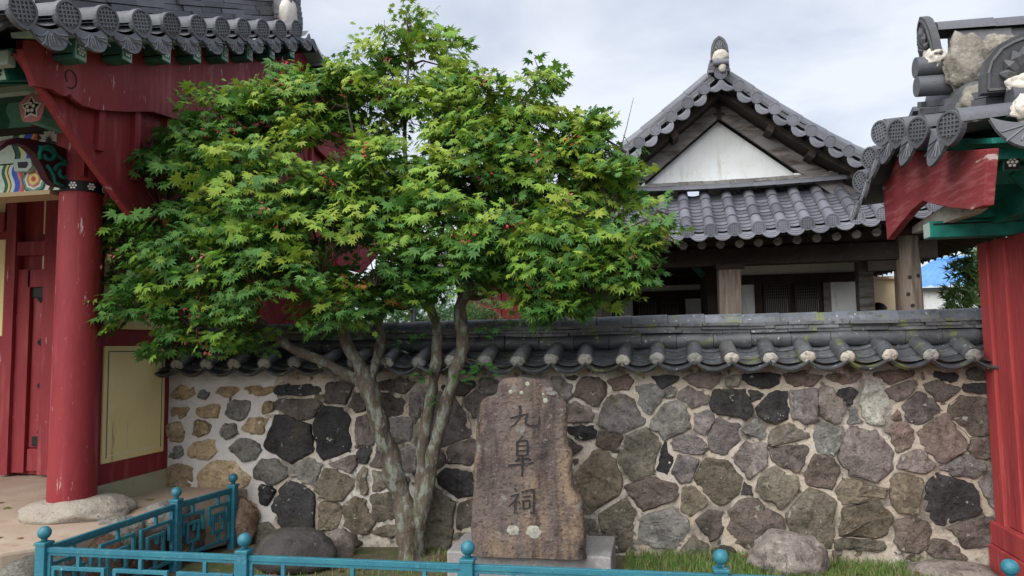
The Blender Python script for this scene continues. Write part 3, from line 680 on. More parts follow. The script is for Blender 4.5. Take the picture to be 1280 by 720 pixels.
# side wall with yellow panels
mb = MB(); mb.box(GX - .06, GX, 4.80, 7.2, .60, 2.75); sw = mb.build('side_wall', M['red'], gate)
mb = MB(); mb.box(GX - .03, GX + .02, 4.84, 7.2, .44, .60); mb.build('plaster_skirting', mat('grey_green_plaster', (.36, .35, .24), .95, [(4, (.28, .27, .2), .5, .7)], (20, .3, .01)), gate)
def sidepanel(cs):
    q = [on_x(x, y, GX) for x, y in cs]
    a = sum(p.y for p in (q[0], q[3])) / 2; b = (q[1].y + q[2].y) / 2; z1 = (q[0].z + q[1].z) / 2; z0 = (q[2].z + q[3].z) / 2
    mb = MB(); mb.box(GX + .001, GX + .018, a, b, z0, z1); pn = mb.build('yellow_panel', M['yellow'], gate, bevel=.004)
    mb = MB(); m_ = .05
    for k, (w_, o_) in enumerate(((.004, 0),)):
        x0, x1 = GX + .0185, GX + .0205
        for A in ((a + m_, b - m_, z0 + m_, z0 + m_ + .006), (a + m_, b - m_, z1 - m_ - .006, z1 - m_), (a + m_, a + m_ + .006, z0 + m_ + .006, z1 - m_ - .006), (b - m_ - .006, b - m_, z0 + m_ + .006, z1 - m_ - .006)):
            mb.box(x0, x1, *A)
    mb.build('panel_line', M['line_w'], pn)
    mb = MB(); m_ = .04  # black line along top and sides, just outside the pale line
    for A in ((a + m_, b - m_, z1 - m_ - .006, z1 - m_), (a + m_, a + m_ + .006, z0 + m_, z1 - m_ - .007), (b - m_ - .006, b - m_, z0 + m_, z1 - m_ - .007)): mb.box(GX + .0185, GX + .0205, *A)
    mb.build('panel_black_line', M['black'], pn)
sidepanel([(129, 432), (205, 433), (202, 566), (124, 578)]); sidepanel([(130, 268), (205, 300), (205, 412), (130, 412)])
# gable: bargeboard, boarding, short rafters
def tz(y): return 3.55 + .405 * (y - 3.634) + .012 * (y - 5.4) ** 2 - .03
BX = -3.76
mb = MB()
G2 = [on_x(x, y, BX - .03) for x, y in ((20, 66), (80, 160), (140, 242), (160, 268))]
poly = [V3(BX - .03, p.y, p.z) for p in G2] + [V3(BX - .03, 5.4, 2.62), V3(BX - .03, 9.2, 2.62), V3(BX - .03, 10.7, 3.45), V3(BX - .03, 7.2, tz(7.2) - .1), V3(BX - .03, 5.4, tz(5.4) - .1)]
mb.prism(poly, (-.03, 0, 0)); gb = mb.build('gable_boarding', M['red'], gate)
for k in range(12):
    y = 4.40 + .36 * k
    zb = 2.64 if y > 5.3 else (on_x(80, 160, BX).z + (y - on_x(80, 160, BX).y) * (2.62 - on_x(80, 160, BX).z) / (5.35 - on_x(80, 160, BX).y)) + .05
    mb = MB(); mb.box(BX - .029, BX + .012, y - .028, y + .028, zb, tz(min(y, 14.4 - y)) - .35); mb.build('batten', M['red'], gate, bevel=.004)
mb = MB(); a_, b_ = G2[0], G2[3]
for p, q in zip(G2, G2[1:]): mb.beam(V3(BX - .02, p.y, p.z), V3(BX - .02, q.y, q.z), .05, .03)
mb.build('edge_trim', M['red_bare'], gate)
low = [(20, 62), (37, 108), (46, 110), (58, 112), (68, 119), (75, 121), (80, 118), (86, 125), (97, 133), (117, 138), (150, 140), (185, 140)]
lw = [on_x(x, y, BX) for x, y in low]
mb = MB(); yy = [p.y for p in lw]
tops = [V3(BX, p.y, tz(p.y) - .16) for p in lw]
n_ = len(lw)
lw += [V3(BX, 5.6, 3.52), V3(BX, 6.4, 3.78), V3(BX, 7.2, 4.0), V3(BX, 8.4, 3.78), V3(BX, 9.5, 3.42), V3(BX, 10.7, 3.3)]
def tz2(y): return tz(y) if y < 7.2 else tz(14.4 - y)
rowA = [V3(BX, p.y, min(p.z, tz2(p.y) - .07)) for p in lw]; rowB = [V3(BX, p.y, tz2(p.y) - .06) for p in lw]
off = V3(.045, 0, 0)
mb.grid([rowA, rowB, [p + off for p in rowB], [p + off for p in rowA], rowA])
bb = mb.build('bargeboard', M['red_bare'], gate, bevel=0)
mb = MB(); c0 = on_x(80, 100, BX)   # engraved scroll
mb.tube([V3(BX + .046, c0.y + math.cos(a) * .055 * (1 - a / 11), c0.z + .01 + math.sin(a) * .06 * (1 - a / 11)) for a in [3.4 - .35 * k for k in range(-2, 16)]] , .005, 5)
mb.build('scroll_line', mat('dark_red_line', (.05, .008, .012), .7), bb)
for k, y in enumerate((3.965, 4.383, 4.80, 5.18, 5.57, 5.96, 6.36, 6.76)):
    z1 = tz(y) - .064
    mb = MB(); mb.box(BX + .046, BX + .205, y - .052, y + .052, z1 - .135, z1); rf = mb.build('short_rafter', M['green'], gate, bevel=.006)
    mb = MB(); mb.box(BX + .206, BX + .2085, y - .046, y + .046, z1 - .128, z1 - .008); mb.build('pale_end', M['pale'], rf)
    mb = MB(); mb.box(BX + .2088, BX + .2105, y - .034, y + .034, z1 - .105, z1 - .035); mb.build('dark_square', M['teal'], rf)
    mb = MB(); flower(mb, V3(BX + .2108, y, z1 - .070), Y_, Z_, X_, .034); mb.build('flower_emblem', M['white'], rf)
    mb = MB(); mb.box(BX + .047, BX + .195, y - .0545, y - .0525, z1 - .108, z1 - .098); mb.build('black_line', M['black'], rf)
mb = MB()
for y in [3.62 + .2 * k for k in range(18)]:
    mb.beam(V3(BX + .13, y, tz(y) - .035), V3(BX + .13, y + .2, tz(y + .2) - .035), .20, .03)
    mb.beam(V3(BX + .13, 14.4 - y, tz(y) - .035), V3(BX + .13, 14.2 - y, tz(y + .2) - .035), .20, .03)
mb.build('eave_batten', M['pale'], gate)
# roof
roof = MB(); discs = []
EX = -3.49; KE = 3.49 / 3.65
def gP(y): return V3(EX, y, 1.6 + (tz2(y / KE) - 1.6) * KE + .088)
disc_y = [3.43 + .324 * k for k in range(11)]
rolls = MB()
for side in (0, 1):
    for k, y in enumerate(disc_y):
        yq = y if side == 0 else 14.4 * KE - y; p = gP(yq); T = (gP(yq + .02) - gP(yq - .02)).normalized(); O = V3(1, 0, -.06).normalized(); Nn = O.cross(T).normalized(); Nn = Nn if Nn.z > 0 else -Nn
        for j in range(3):
            half_roll(rolls, p - O * (.32 * (j + 1)) + Nn * .01, p - O * .32 * j + Nn * (.01 if j else .01), T, Nn, .078, .086, tcol(.1), 9)
        if side == 0:
            # trough and drip plate
            y2 = y + .169; p2 = gP(y2); rows = []
            for e in (-.9, 0.0):
                rows.append([p2 + T * (.169 * (2 * i / 8 - 1)) + O * e - Nn * (.055 * (1 - (2 * i / 8 - 1) ** 2)) for i in range(9)])
            roof.grid(rows, tcol())
rt = roof.build('trough_tile', M['tile'], gate); rl = rolls.build('roll_tile', M['tile'], gate, smooth=True, sharp=50)
for k, y in enumerate(disc_y):
    p = gP(y); T = (gP(y + .02) - gP(y - .02)).normalized(); O = V3(1, 0, -.06).normalized(); Nn = O.cross(T).normalized(); Nn = Nn if Nn.z > 0 else -Nn
    Of = (O * .97 - Y_ * .22 - Nn * .05).normalized(); Tf = Nn.cross(Of).normalized(); Nf = Of.cross(Tf); Nf = Nf if Nf.z > 0 else -Nf
    mb = MB(); end_disc(mb, p + O * .03 + Nn * .018, Tf, Nf, Of, .088, .30, .03); mb.build('end_tile', M['tile'], rl, smooth=False)
    p2 = gP(y + .169); D = (-Nn * .95 + O * .28).normalized()
    mb = MB(); drip(mb, p2 - Nn * .028 + O * .012, T, D, D.cross(T).normalized() if D.cross(T).x > 0 else -D.cross(T).normalized(), .318, .135, .05, 1); mb.build('drip_tile', M['tile'], rt)
# front slope and back slope, seen edge-on
def fs(a, b): return V3(a, 7.15 - 3.67 * b, tz(7.15 - 3.67 * b) + .07)
def bs(a, b): return V3(a, 7.25 + 3.67 * b, tz2(7.25 + 3.67 * b) + .07)
roof = MB(); rolls = MB()
for fn in (fs, bs):
    S = surf(fn)
    for k in range(14):
        a = EX - .72 - .33 * k; roll_line(rolls, S, a, .08, 10); pan(roof, S, a - .33, a, 12, .05, .018, 6)
rt2 = roof.build('slope_trough_tile', M['tile'], gate); rl2 = rolls.build('slope_roll_tile', M['tile'], gate, smooth=True, sharp=50)
S = surf(fs)
mb = MB()
for k in range(-1, 5):
    a = EX - .72 - .33 * k; q, n1 = S(a, 1.0); O = V3(0, -1, -.35).normalized(); T = X_; Nn = V3(0, -.35, 1).normalized()
    mb = MB(); end_disc(mb, q + O * .02, T, Nn, O, .098, .42); mb.build('end_tile', M['tile'], rl2)
    mb = MB(); D = V3(0, -.5, -.85).normalized(); drip(mb, q + T * .165 - Nn * .01, T, D, V3(0, -.85, .5), .30, .115, .045, 1); mb.build('drip_tile', M['tile'], rt2)
mb = MB()
P = lambda s: V3(EX - .56, s, tz2(s) + .18)
flat_courses(mb, P, 4.0, 7.2, 5, .050, X_, Z_, .30, .26, .40, (.12, .122, .135), .02, .012)
flat_courses(mb, P, 7.2, 10.2, 5, .050, X_, Z_, .30, .26, .40, (.12, .122, .135), .02, .012)
dr = mb.build('descending_ridge', M['tile'], gate)
mb = MB(); ridge_rolls(mb, P, 3.95, 7.2, .10, X_, .25, .36); mb.build('ridge_cover', M['tile'], dr, smooth=True, sharp=50)
mb = MB(); P2 = lambda s: V3(s, 7.2, tz(7.2) + .18); flat_courses(mb, P2, -9, EX - .25, 7, .05, Y_, Z_, .34, .3, .42, TC, .01, .01); ridge_rolls(mb, P2, -9, EX - .25, .11, Y_, .37, .36)
mb.build('main_ridge', M['tile'], gate)
for o_, r_ in (((EX - .30, 7.12, tz(7.0) + .32), (.09, .13, .19)), ((EX - .52, 3.93, tz(3.93) + .22), (.12, .09, .07))):
    mb = MB(); mb.boulder(o_, r_, 5, 3, .22, 0, None, 2.2); mb.build('ridge_mortar', M['mortar_grey'], gate, smooth=True)
# soffit, eave rafters and lintels under the front eave
mb = MB(); mb.prism([(BX - .06, 3.72, tz(3.72) - .10), (BX - .06, 7.2, tz(7.2) - .10), (BX - .06, 10.7, tz2(10.7) - .10), (BX - .06, 10.7, tz2(10.7) - .15), (BX - .06, 7.2, tz(7.2) - .15), (BX - .06, 3.72, tz(3.72) - .15)], (-5.2, 0, 0)); mb.build('soffit', M['green'], gate)
mb = MB(); mb.box(-9, BX - .07, 3.70, 3.76, tz(3.7) - .20, tz(3.7) - .11); mb.build('eave_board', M['pale'], gate, bevel=.005)
for k in range(5):
    x = BX - .22 - .34 * k
    mb = MB(); mb.beam(V3(x, 3.79, tz(3.79) - .235), V3(x, 5.2, tz(5.2) - .24), .10, .12); er_ = mb.build('eave_rafter', M['teal'], gate, bevel=.006)
    mb = MB(); d_ = V3(0, -1, -.4).normalized(); o_ = V3(x, 3.778, tz(3.79) - .235); mb.obox(o_, X_ * .046, d_ * .003, V3(0, -.4, 1).normalized() * .054); mb.build('pale_end', M['pale'], er_)
    mb = MB(); flower(mb, o_ + d_ * .004, X_, V3(0, -.4, 1).normalized(), d_, .036); mb.build('flower_emblem', M['black'], er_)
PB = dict(g=(.14, .34, .27), w=(.78, .76, .68), b=(.05, .10, .48), r=(.52, .09, .06), k=(.02, .02, .022), t=(.55, .63, .55), o=(.68, .36, .10), p=(.55, .22, .22), d=(.03, .13, .10), y=(.72, .58, .2))
def bands(mb, x1, y, z0, z1, seq, dep=.12, wave=0):
    """painted beam running to -X from x1: bands of colour as thin plates standing 2 mm proud of each other"""
    x = x1
    for c, w in seq:
        n_ = 7
        L_ = [V3(x - w + wave * math.sin(math.pi * 2 * j / n_), y, z0 + (z1 - z0) * j / n_) for j in range(n_ + 1)]; R_ = [V3(x + wave * math.sin(math.pi * 2 * j / n_), y, z0 + (z1 - z0) * j / n_) for j in range(n_ + 1)]
        mb.grid([L_, R_], PB[c]); x -= w
    mb.box(x, x1 + .0, y + .003, y + dep, z0, z1, PB['g'])
S1 = [('t', .05), ('k', .045), ('w', .04), ('o', .04), ('y', .02), ('g', .09), ('w', .02), ('r', .03), ('p', .02), ('b', .045), ('t', .03), ('k', .01), ('y', .02), ('d', .03), ('t', .6), ('g', .2), ('t', 1.6)]
S2 = [('k', .22), ('y', .015), ('g', .10), ('w', .015), ('r', .05), ('o', .02), ('b', .07), ('t', .03), ('y', .02), ('d', .04), ('k', .012), ('t', .9), ('r', .1), ('t', 1.6)]
S3 = [('r', .10), ('p', .05), ('y', .03), ('d', .10), ('g', .12), ('y', .02), ('r', .08), ('g', .2), ('d', .5), ('t', 2)]
zb0 = 2.80
mb = MB(); bands(mb, GX - .10, 4.62, zb0 + .02, zb0 + .235, S1, .16, .018); li = mb.build('painted_lintel', M['paint'], gate, recalc=False)
mb = MB(); mb.box(-9, GX - .15, 4.59, 4.79, zb0 - .015, zb0 + .017); mb.build('lintel_edge', mat('tan_edge', (.42, .33, .2), .8), gate)
mb = MB(); bands(mb, GX + .05, 4.65, 3.055, 3.27, S2, .12, .02); mb.build('painted_beam', M['paint'], gate, recalc=False)
mb = MB(); mb.box(-9, GX + .1, 4.60, 4.78, 3.275, 3.31); mb.build('dark_beam_edge', M['wood'], gate)
mb = MB(); bands(mb, GX + .12, 4.63, 3.315, 3.52, S3, .16, .02); mb.build('painted_purlin', M['paint'], gate, recalc=False)
mb = MB(); mb.box(-9, GX + .2, 4.40, 4.47, 3.50, 3.55); mb.build('pale_purlin_board', M['pale'], gate)
mb = MB(); mb.box(-9, GX + .2, 4.36, 4.40, 3.555, 3.62); mb.build('orange_purlin_board', mat('orange_paint', (.40, .085, .035), .7), gate)
mb = MB(); c = on_y(40, 135, 4.30); C_ = V3(c.x, 4.30, c.z)          # star-flower end of the purlin
def star(mb, c, r, k, o, col, n=5):
    mb.prism([c + V3(math.cos(2 * math.pi * j / (2 * n) + 1.57) * r * (1 if j % 2 == 0 else k), o, math.sin(2 * math.pi * j / (2 * n) + 1.57) * r * (1 if j % 2 == 0 else k)) for j in range(2 * n)], (0, .004, 0), col)
mb.tube([C_ + V3(0, .01, 0), C_ + V3(0, .4, 0)], .105, 10, True, PB['g']); star(mb, C_, .115, .88, -.001, PB['p']); star(mb, C_, .085, .62, -.007, PB['w']); star(mb, C_, .07, .5, -.012, PB['k'])
for j in range(5): mb.prism([C_ + V3(math.cos(j * 1.257 + 1.57) * .026 + math.cos(i * .785) * .013, -.017, math.sin(j * 1.257 + 1.57) * .026 + math.sin(i * .785) * .013) for i in range(8)], (0, .004, 0), PB['w'])
mb.build('purlin_end', M['paint'], gate, recalc=False)
mb = MB(); c = on_y(62, 168, 4.63); c = V3(c.x, 4.63, c.z)        # white lotus on black
mb.box(c.x - .11, c.x + .11, 4.632, 4.645, c.z - .1, c.z + .1, PB['k'])
for j in range(7):
    a = math.pi * (j / 6) ; X2 = V3(math.cos(a), 0, math.sin(a)); Y2 = V3(-X2.z, 0, X2.x); o = c + V3(0, 0, -.045)
    mb.prism([o + X2 * .02, o + X2 * .06 + Y2 * .017, o + X2 * .10, o + X2 * .06 - Y2 * .017], (0, -.004 - .001 * (j % 2), 0), (.42, .40, .38))
mb.build('lotus_panel', M['paint'], gate, recalc=False)
mb = MB(); c = on_y(43, 224, 4.615)
for i_, (r, k) in enumerate(((.105, 'd'), (.092, 'g'), (.074, 'w'), (.060, 'p'), (.044, 'y'), (.02, 'r'))):
    mb.prism([V3(c.x + math.cos(j * .2618) * r * (1 + (.09 if j % 3 == 0 and i_ < 4 else 0)), 4.615 - .0022 * i_, c.z + math.sin(j * .2618) * r * (1 + (.09 if j % 3 == 0 and i_ < 4 else 0))) for j in range(24)], (0, .002, 0), PB[k])
mb.build('rosette', M['paint'], li, recalc=False)
# wing bracket of the column
wing = [(0, 183), (8, 176), (22, 172), (36, 173), (52, 177), (70, 181), (88, 188), (98, 204), (102, 232), (88, 236), (68, 231), (60, 223), (52, 206), (44, 192), (34, 183), (22, 179), (10, 182), (0, 189)]
WX = GX + .02
mb = MB(); mb.prism([on_x(x, y, WX) for x, y in wing], (-.06, 0, 0)); wg = mb.build('wing_bracket', mat('maroon_paint', (.05, .014, .02), .6), gate)
mb = MB()
def curl(pts, r): mb.tube([on_x(x, y, WX) + V3(.003, 0, 0) for x, y in pts], r, 6)
def spir(cx, cy, r, a0, a1, w):
    k = 14; curl([(cx + r * (1 - .6 * i / k) * math.cos(a0 + (a1 - a0) * i / k), cy + r * (1 - .6 * i / k) * math.sin(a0 + (a1 - a0) * i / k)) for i in range(k + 1)], w)
spir(60, 193, 12, 2.6, 9.5, .016); spir(79, 215, 12, 3.3, 10, .016); curl([(48, 184), (60, 187), (72, 195), (84, 205), (94, 214)], .015); curl([(58, 206), (66, 218), (68, 228), (80, 232)], .014)
mb.build('green_scroll', M['teal'], wg, smooth=True)
mb = MB(); q = [on_y(x, y, 4.56) for x, y in ((16, 199), (38, 198), (40, 207), (34, 214), (18, 214))]; mb.prism(q, (0, .06, 0)); tb = mb.build('bracket_block', M['pale'], gate)
mb = MB(); q = [on_y(x, y, 4.558) for x, y in ((22, 203), (34, 202), (35, 206), (32, 210), (23, 210))]; mb.prism(q, (0, -.002, 0)); mb.build('block_outline', M['black'], tb)
# doors behind
DY = 6.15
mb = MB(); mb.box(-9, GX - .07, DY, DY + .08, .46, 3.2); bw = mb.build('door_wall', M['red'], gate)
def dbox(name, cs, m, d0, d1, par):
    m_ = (cs[1] + cs[3]) / 2; a = on_y(cs[0], m_, DY); b = on_y(cs[2], m_, DY); mb = MB(); mb.box(a.x, b.x, DY - d1, DY - d0, on_y(cs[2], cs[3], DY).z, on_y(cs[0], cs[1], DY).z); return mb.build(name, m, par, bevel=.004)
dbox('door_post', (14, 240, 26, 592), M['red'], .002, .10, gate); dbox('door_post', (62, 240, 82, 592), M['red'], .002, .10, gate)
dbox('rail', (27, 304, 90, 318), M['red'], .002, .08, gate); dbox('rail', (-40, 270, 13, 290), M['red'], .002, .07, gate); dbox('door_frame', (24, 338, 40, 590), M['red'], .002, .06, gate); dbox('door_frame', (41, 338, 90, 358), M['red'], .002, .06, gate); dbox('threshold', (41, 560, 90, 588), M['red'], .002, .07, gate)
dl = dbox('door_leaf', (41, 359, 84, 559), M['red_bare'], .002, .02, gate)
for y in (374, 428, 482, 540):
    a = on_y(53, y, DY); mb = MB()
    for q in ((0, .016), (0, -.016), (.016, 0), (-.016, 0)): mb.obox(V3(a.x + q[0], DY - .026, a.z + q[1]), V3(.010, 0, .010), V3(0, .006, 0), V3(-.010, 0, .010))
    mb.build('iron_stud', M['iron'], dl)
for y in (360, 545):
    dbox('iron_hinge', (43, y, 60, y + 12), M['iron'], .021, .035, dl)
for cs in ((-40, 302, 6, 420), (-40, 244, 8, 282), (56, 246, 72, 292), (54, 315, 70, 337)):
    o = dbox('yellow_panel', cs, M['yellow'], .002, .012, gate)
mb = MB(); mb.box(-9, -8.9, 4.7, 9.7, .45, 3.3); mb.box(-9, GX - .07, 9.6, 9.7, .45, 3.3); mb.build('rear_wall', M['red'], gate)

# ================================================================== small red gate (right)
RX = 1.80
sg = thing('side_gate', 'small red gate at the wall end with a tiled gable roof and teal brackets', 'gate', (2.9, 5.6, 0))
AP = 5.62
def rz(y): return 2.785 + (.262 * (y - 4.39) if y < AP else .262 * (AP - 4.39) - .40 * (y - AP)) + .03 * (abs(y - AP) - .6) ** 2
EX2 = 1.70
def rP(y): return V3(EX2, y, rz(y))
rolls = MB(); roof = MB(); ends = []
for y in (4.40, 4.88, 5.26, 5.62, 5.90, 6.18):
    p = rP(y); T = (rP(y + .02) - rP(y - .02)).normalized(); O = V3(-1, 0, -.08).normalized(); Nn = T.cross(O); Nn = Nn if Nn.z > 0 else -Nn; Nn.normalize()
    for j in range(3): half_roll(rolls, p - O * (.3 * (j + 1)) + Nn * .01, p - O * .3 * j + Nn * .012, T, Nn, .070, .077, tcol(.1), 9)
    ends.append((p, T, O, Nn)); y2 = y + .19; p2 = rP(y2)
    roof.grid([[p2 + T * (.19 * (2 * i / 8 - 1)) + O * e - Nn * (.055 * (1 - (2 * i / 8 - 1) ** 2)) for i in range(9)] for e in (-.8, 0)], tcol())
def rfs(a, b): return V3(a, AP - .05 - 1.32 * b, rz(AP - .05 - 1.32 * b) - .02)
def rbs(a, b): return V3(a, AP + .05 + .72 * b, rz(AP + .05 + .72 * b) - .02)
for fn in (rfs, rbs):
    S = surf(fn)
    for k in range(9):
        a = EX2 + .62 + .30 * k; roll_line(rolls, S, a, .074, 5); pan(roof, S, a, a + .30, 9, .05, .018, 6)
rt = roof.build('trough_tile', M['tile'], sg); rl = rolls.build('roll_tile', M['tile'], sg, smooth=True, sharp=50)
for p, T, O, Nn in ends:
    mb = MB(); Of = (O * .90 - Y_ * .42 + Nn * .02).normalized(); Tf = Nn.cross(Of).normalized(); Nf = Of.cross(Tf); Nf = Nf if Nf.z > 0 else -Nf; end_disc(mb, p + O * .03 - Nn * .002, Tf, Nf, Of, .086, .35, .03); mb.build('end_tile', M['tile'], rl)
    mb = MB(); D = (-Nn * .93 + O * .36).normalized(); Od = D.cross(T).normalized(); Od = Od if Od.x < 0 else -Od
    drip(mb, p + (rP(p.y + .19) - p) - Nn * .01, T, D, Od, .32, .165, .045, 2); mb.build('drip_tile', M['tile'], rt)
S = surf(rfs)
for k in range(-1, 4):
    a = EX2 + .62 + .30 * k; q, n1 = S(a, 1.0); O = V3(0, -1, -.3).normalized(); Nn = V3(0, -.3, 1).normalized()
    if k >= 0:
        mb = MB(); end_disc(mb, q + O * .02, X_, Nn, O, .086, .35); mb.build('end_tile', M['tile'], rl)
    mb = MB(); D = V3(0, -.36, -.93).normalized(); drip(mb, q + X_ * .15 - Nn * .01, X_, D, V3(0, -.93, .36), .33, .15, .05, 2); mb.build('drip_tile', M['tile'], rt)
cp = on_y(1258, 182, 4.34)
mb = MB(); D = V3(-.1, -.36, -.93).normalized(); drip(mb, V3(EX2 + .30, 4.27, rz(4.3) + .015), X_, D, V3(0, -.93, .36), .36, .15, .05, 2); mb.build('drip_tile', M['tile'], rt)
# ridges
mb = MB(); P = lambda s: V3(EX2 + .36, s, rz(s) + .06)
flat_courses(mb, P, 4.55, AP, 3, .045, X_, Z_, .30, .28, .40, (.12, .122, .135), .02, .01); flat_courses(mb, P, AP, 6.2, 3, .045, X_, Z_, .30, .28, .40, (.12, .122, .135), .02, .01)
dr = mb.build('descending_ridge', M['tile'], sg)
mb = MB(); ridge_rolls(mb, P, 4.50, AP, .09, X_, .13, .33); mb.build('ridge_cover', M['tile'], dr, smooth=True, sharp=50)
q0 = on_x(1160, 72, EX2 + .17); RY = q0.y; RT = q0.z - .30; NLAY = max(6, int((RT + .15 + .28 - rz(RY) - .06) / .047)); print('ridge', RY, RT, rz(RY), NLAY)
mb = MB(); P2 = lambda s: V3(s, RY, RT + .15 + .28 - NLAY * .047 + .03 * max(0, 2.6 - s)); flat_courses(mb, P2, EX2 + .30, 4.6, NLAY, .047, Y_, Z_, .34, .3, .42, (.12, .122, .135), .015, .012); mr = mb.build('main_ridge', M['tile'], sg)
mb = MB(); ridge_rolls(mb, P2, EX2 + .20, 4.6, .085, Y_, NLAY * .047 + .003, .34); mb.build('ridge_cover', M['tile'], mr, smooth=True, sharp=50)
mb = MB()
for z in (.10, .23): mb.tube([V3(EX2 + .08, RY - .02, RT + z), V3(EX2 + .7, RY - .02, RT + z)], .068, 16, True, tcol())
mb.build('ridge_end_roll', M['tile'], sg, smooth=True, sharp=50)
def finial(name, o, X, Zv, O, w, h, par):
    prof = [(-1, 0), (-1.0, .35), (-.9, .62), (-.62, .86), (-.28, .97), (0, 1.03), (.28, .97), (.62, .86), (.9, .62), (1.0, .35), (1, 0)]
    mb = MB(); mb.prism([o + X * a * w + Zv * b * h for a, b in prof], -O * .05, (.075, .077, .085))
    prof2 = [o + X * a * w * .84 + Zv * (b * .86 + .05) * h for a, b in prof]; n_ = len(prof2)
    for i in range(n_): mb.beam(prof2[i] + O * .003, prof2[(i + 1) % n_] + O * .003, .014, .014, (.095, .097, .105))
    for j in range(7):
        a = math.pi * (.06 + .88 * j / 6); c0 = o + Zv * h * .22 + O * .004
        mb.tube([c0 + (X * math.cos(a) * w * .66 * t + Zv * math.sin(a) * h * .62 * t) + O * .012 * math.sin(t * 3.1) for t in (.15, .4, .65, .9)], [.008, .03 * w / .2, .035 * w / .2, .006], 6, True, (.085, .087, .095))
    mb.tube([c0 + O * 0, c0 + O * .012], .04 * w / .2, 10, True, (.09, .092, .1))
    return mb.build(name, M['tile'], par)
finial('ridge_finial', V3(EX2 + .17, RY, RT + .28), Y_, (Z_ + X_ * -.12).normalized(), -X_, .115, .30, sg)
f0 = on_y(1271, 118, 4.42); finial('ridge_finial', V3(EX2 + .36, 4.44, rz(4.44) + .17), X_, (Z_ * .97 - Y_ * .22).normalized(), -Y_, .20, .30, sg)
M['mortar_r'] = mat('grey_mortar', (.28, .26, .22), .95, [(6, (.17, .155, .13), .46, .66), (30, (.38, .355, .31), .52, .75)], (16, 1, .03))
M['mortar_w'] = mat('white_mortar', (.60, .56, .50), .95, [(9, (.44, .40, .34), .48, .68)], (16, .8, .02))
for o_, r_, s_, m_ in (((EX2 + .19, RY - .03, RT + .27), (.07, .085, .075), 2, 'mortar_w'), ((EX2 + .36, RY - .13, RT + .19), (.14, .08, .19), 9, 'mortar_r'), ((EX2 + .52, RY - .14, RT + .27), (.12, .07, .09), 19, 'mortar_r'), ((EX2 + .30, 4.80, rz(4.8) + .13), (.12, .12, .13), 5, 'mortar_r'),
        ((EX2 + .42, 4.40, rz(4.4) + .20), (.15, .06, .065), 4, 'mortar_w'), ((EX2 + .32, 4.31, rz(4.35) + .05), (.075, .05, .075), 6, 'mortar_w')):
    mb = MB(); mb.boulder(o_, r_, s_, 4, .26, 0, None, 1.8); mb.build('ridge_mortar', M[m_], sg, smooth=True)
mb = MB(); mb.tube([V3(EX2 + .28, 4.40, rz(4.4) + .13), V3(EX2 + .8, 4.40, rz(4.4) + .13)], .06, 14, True, tcol()); mb.build('ridge_end_roll', M['tile'], sg, smooth=True, sharp=50)
# bargeboard
bp = [(1235, 186), (1229, 257), (1215, 262), (1190, 260), (1170, 256), (1153, 251), (1140, 262), (1125, 280), (1109, 300), (1098, 258)]
q = [on_x(x, y, RX) for x, y in bp]
toprow = [V3(RX, y, rz(y) - .15) for y in (6.3, 5.96, AP, 5.2, 4.8, 4.42)]
mb = MB(); mb.prism(q[:9] + [V3(RX, q[8].y + .05, rz(q[8].y) - .12)] + toprow[1:], (.055, 0, 0)); mb.build('bargeboard', M['red_board'], sg, bevel=.004)
mb = MB(); mb.box(RX + .06, 4.6, 4.45, 4.52, 2.60, 2.66); mb.build('eave_board', M['teal'], sg)
mb = MB(); mb.prism([(RX + .06, 4.36, 2.70), (RX + .06, AP, rz(AP) - .09), (RX + .06, 6.3, rz(6.3) - .09), (RX + .06, 6.3, rz(6.3) - .12), (RX + .06, AP, rz(AP) - .12), (RX + .06, 4.36, 2.67)], (2.6, 0, 0)); mb.build('soffit', M['teal'], sg)
for k in range(6):
    x = RX + .20 + .27 * k
    mb = MB(); mb.beam(V3(x, 4.47, 2.585), V3(x, 5.5, 2.87), .085, .10); rf = mb.build('eave_rafter', M['teal'], sg, bevel=.005)
    d_ = V3(0, -1, -.277).normalized(); u_ = V3(0, -.277, 1).normalized(); o_ = V3(x, 4.47, 2.585) + d_ * .002
    mb = MB(); mb.obox(o_, X_ * .038, d_ * .002, u_ * .044); mb.build('dark_end', M['black'], rf)
    mb = MB(); flower(mb, o_ + d_ * .003, X_, u_, d_, .032); mb.build('flower_emblem', M['white'], rf)
# brackets, purlin, lintel
mb = MB(); a, b = on_x(1143, 292, 1.90), on_x(1222, 262, 1.90); mb.prism([on_x(x, y, 1.92) for x, y in ((1140, 283), (1178, 258), (1222, 261), (1212, 268), (1140, 292))], (.06, 0, 0)); mb.build('grey_beam_end', M['bare'], sg, bevel=.004)
PX = on_y(1160, 288, 5.30)
mb = MB(); mb.box(PX.x, 4.6, 5.26, 5.38, PX.z - .055, PX.z + .055); lb = mb.build('teal_lintel', M['teal'], sg, bevel=.005)
mb = MB(); mb.box(PX.x - .004, PX.x - .0005, 5.268, 5.372, PX.z - .047, PX.z + .047); mb.build('pale_end', M['pale'], lb)
mb = MB(); mb.box(PX.x + .02, 4.5, 5.2565, 5.2595, PX.z + .028, PX.z + .038); mb.build('black_line', M['black'], lb)
mb = MB(); mb.box(PX.x + .10, 4.6, 5.16, 5.24, PX.z + .16, PX.z + .26); mb.box(PX.x + .2, 4.6, 5.2, 5.5, PX.z + .06, PX.z + .16); mb.build('teal_purlin', M['teal'], sg, bevel=.004)
hx = PX.x + .42
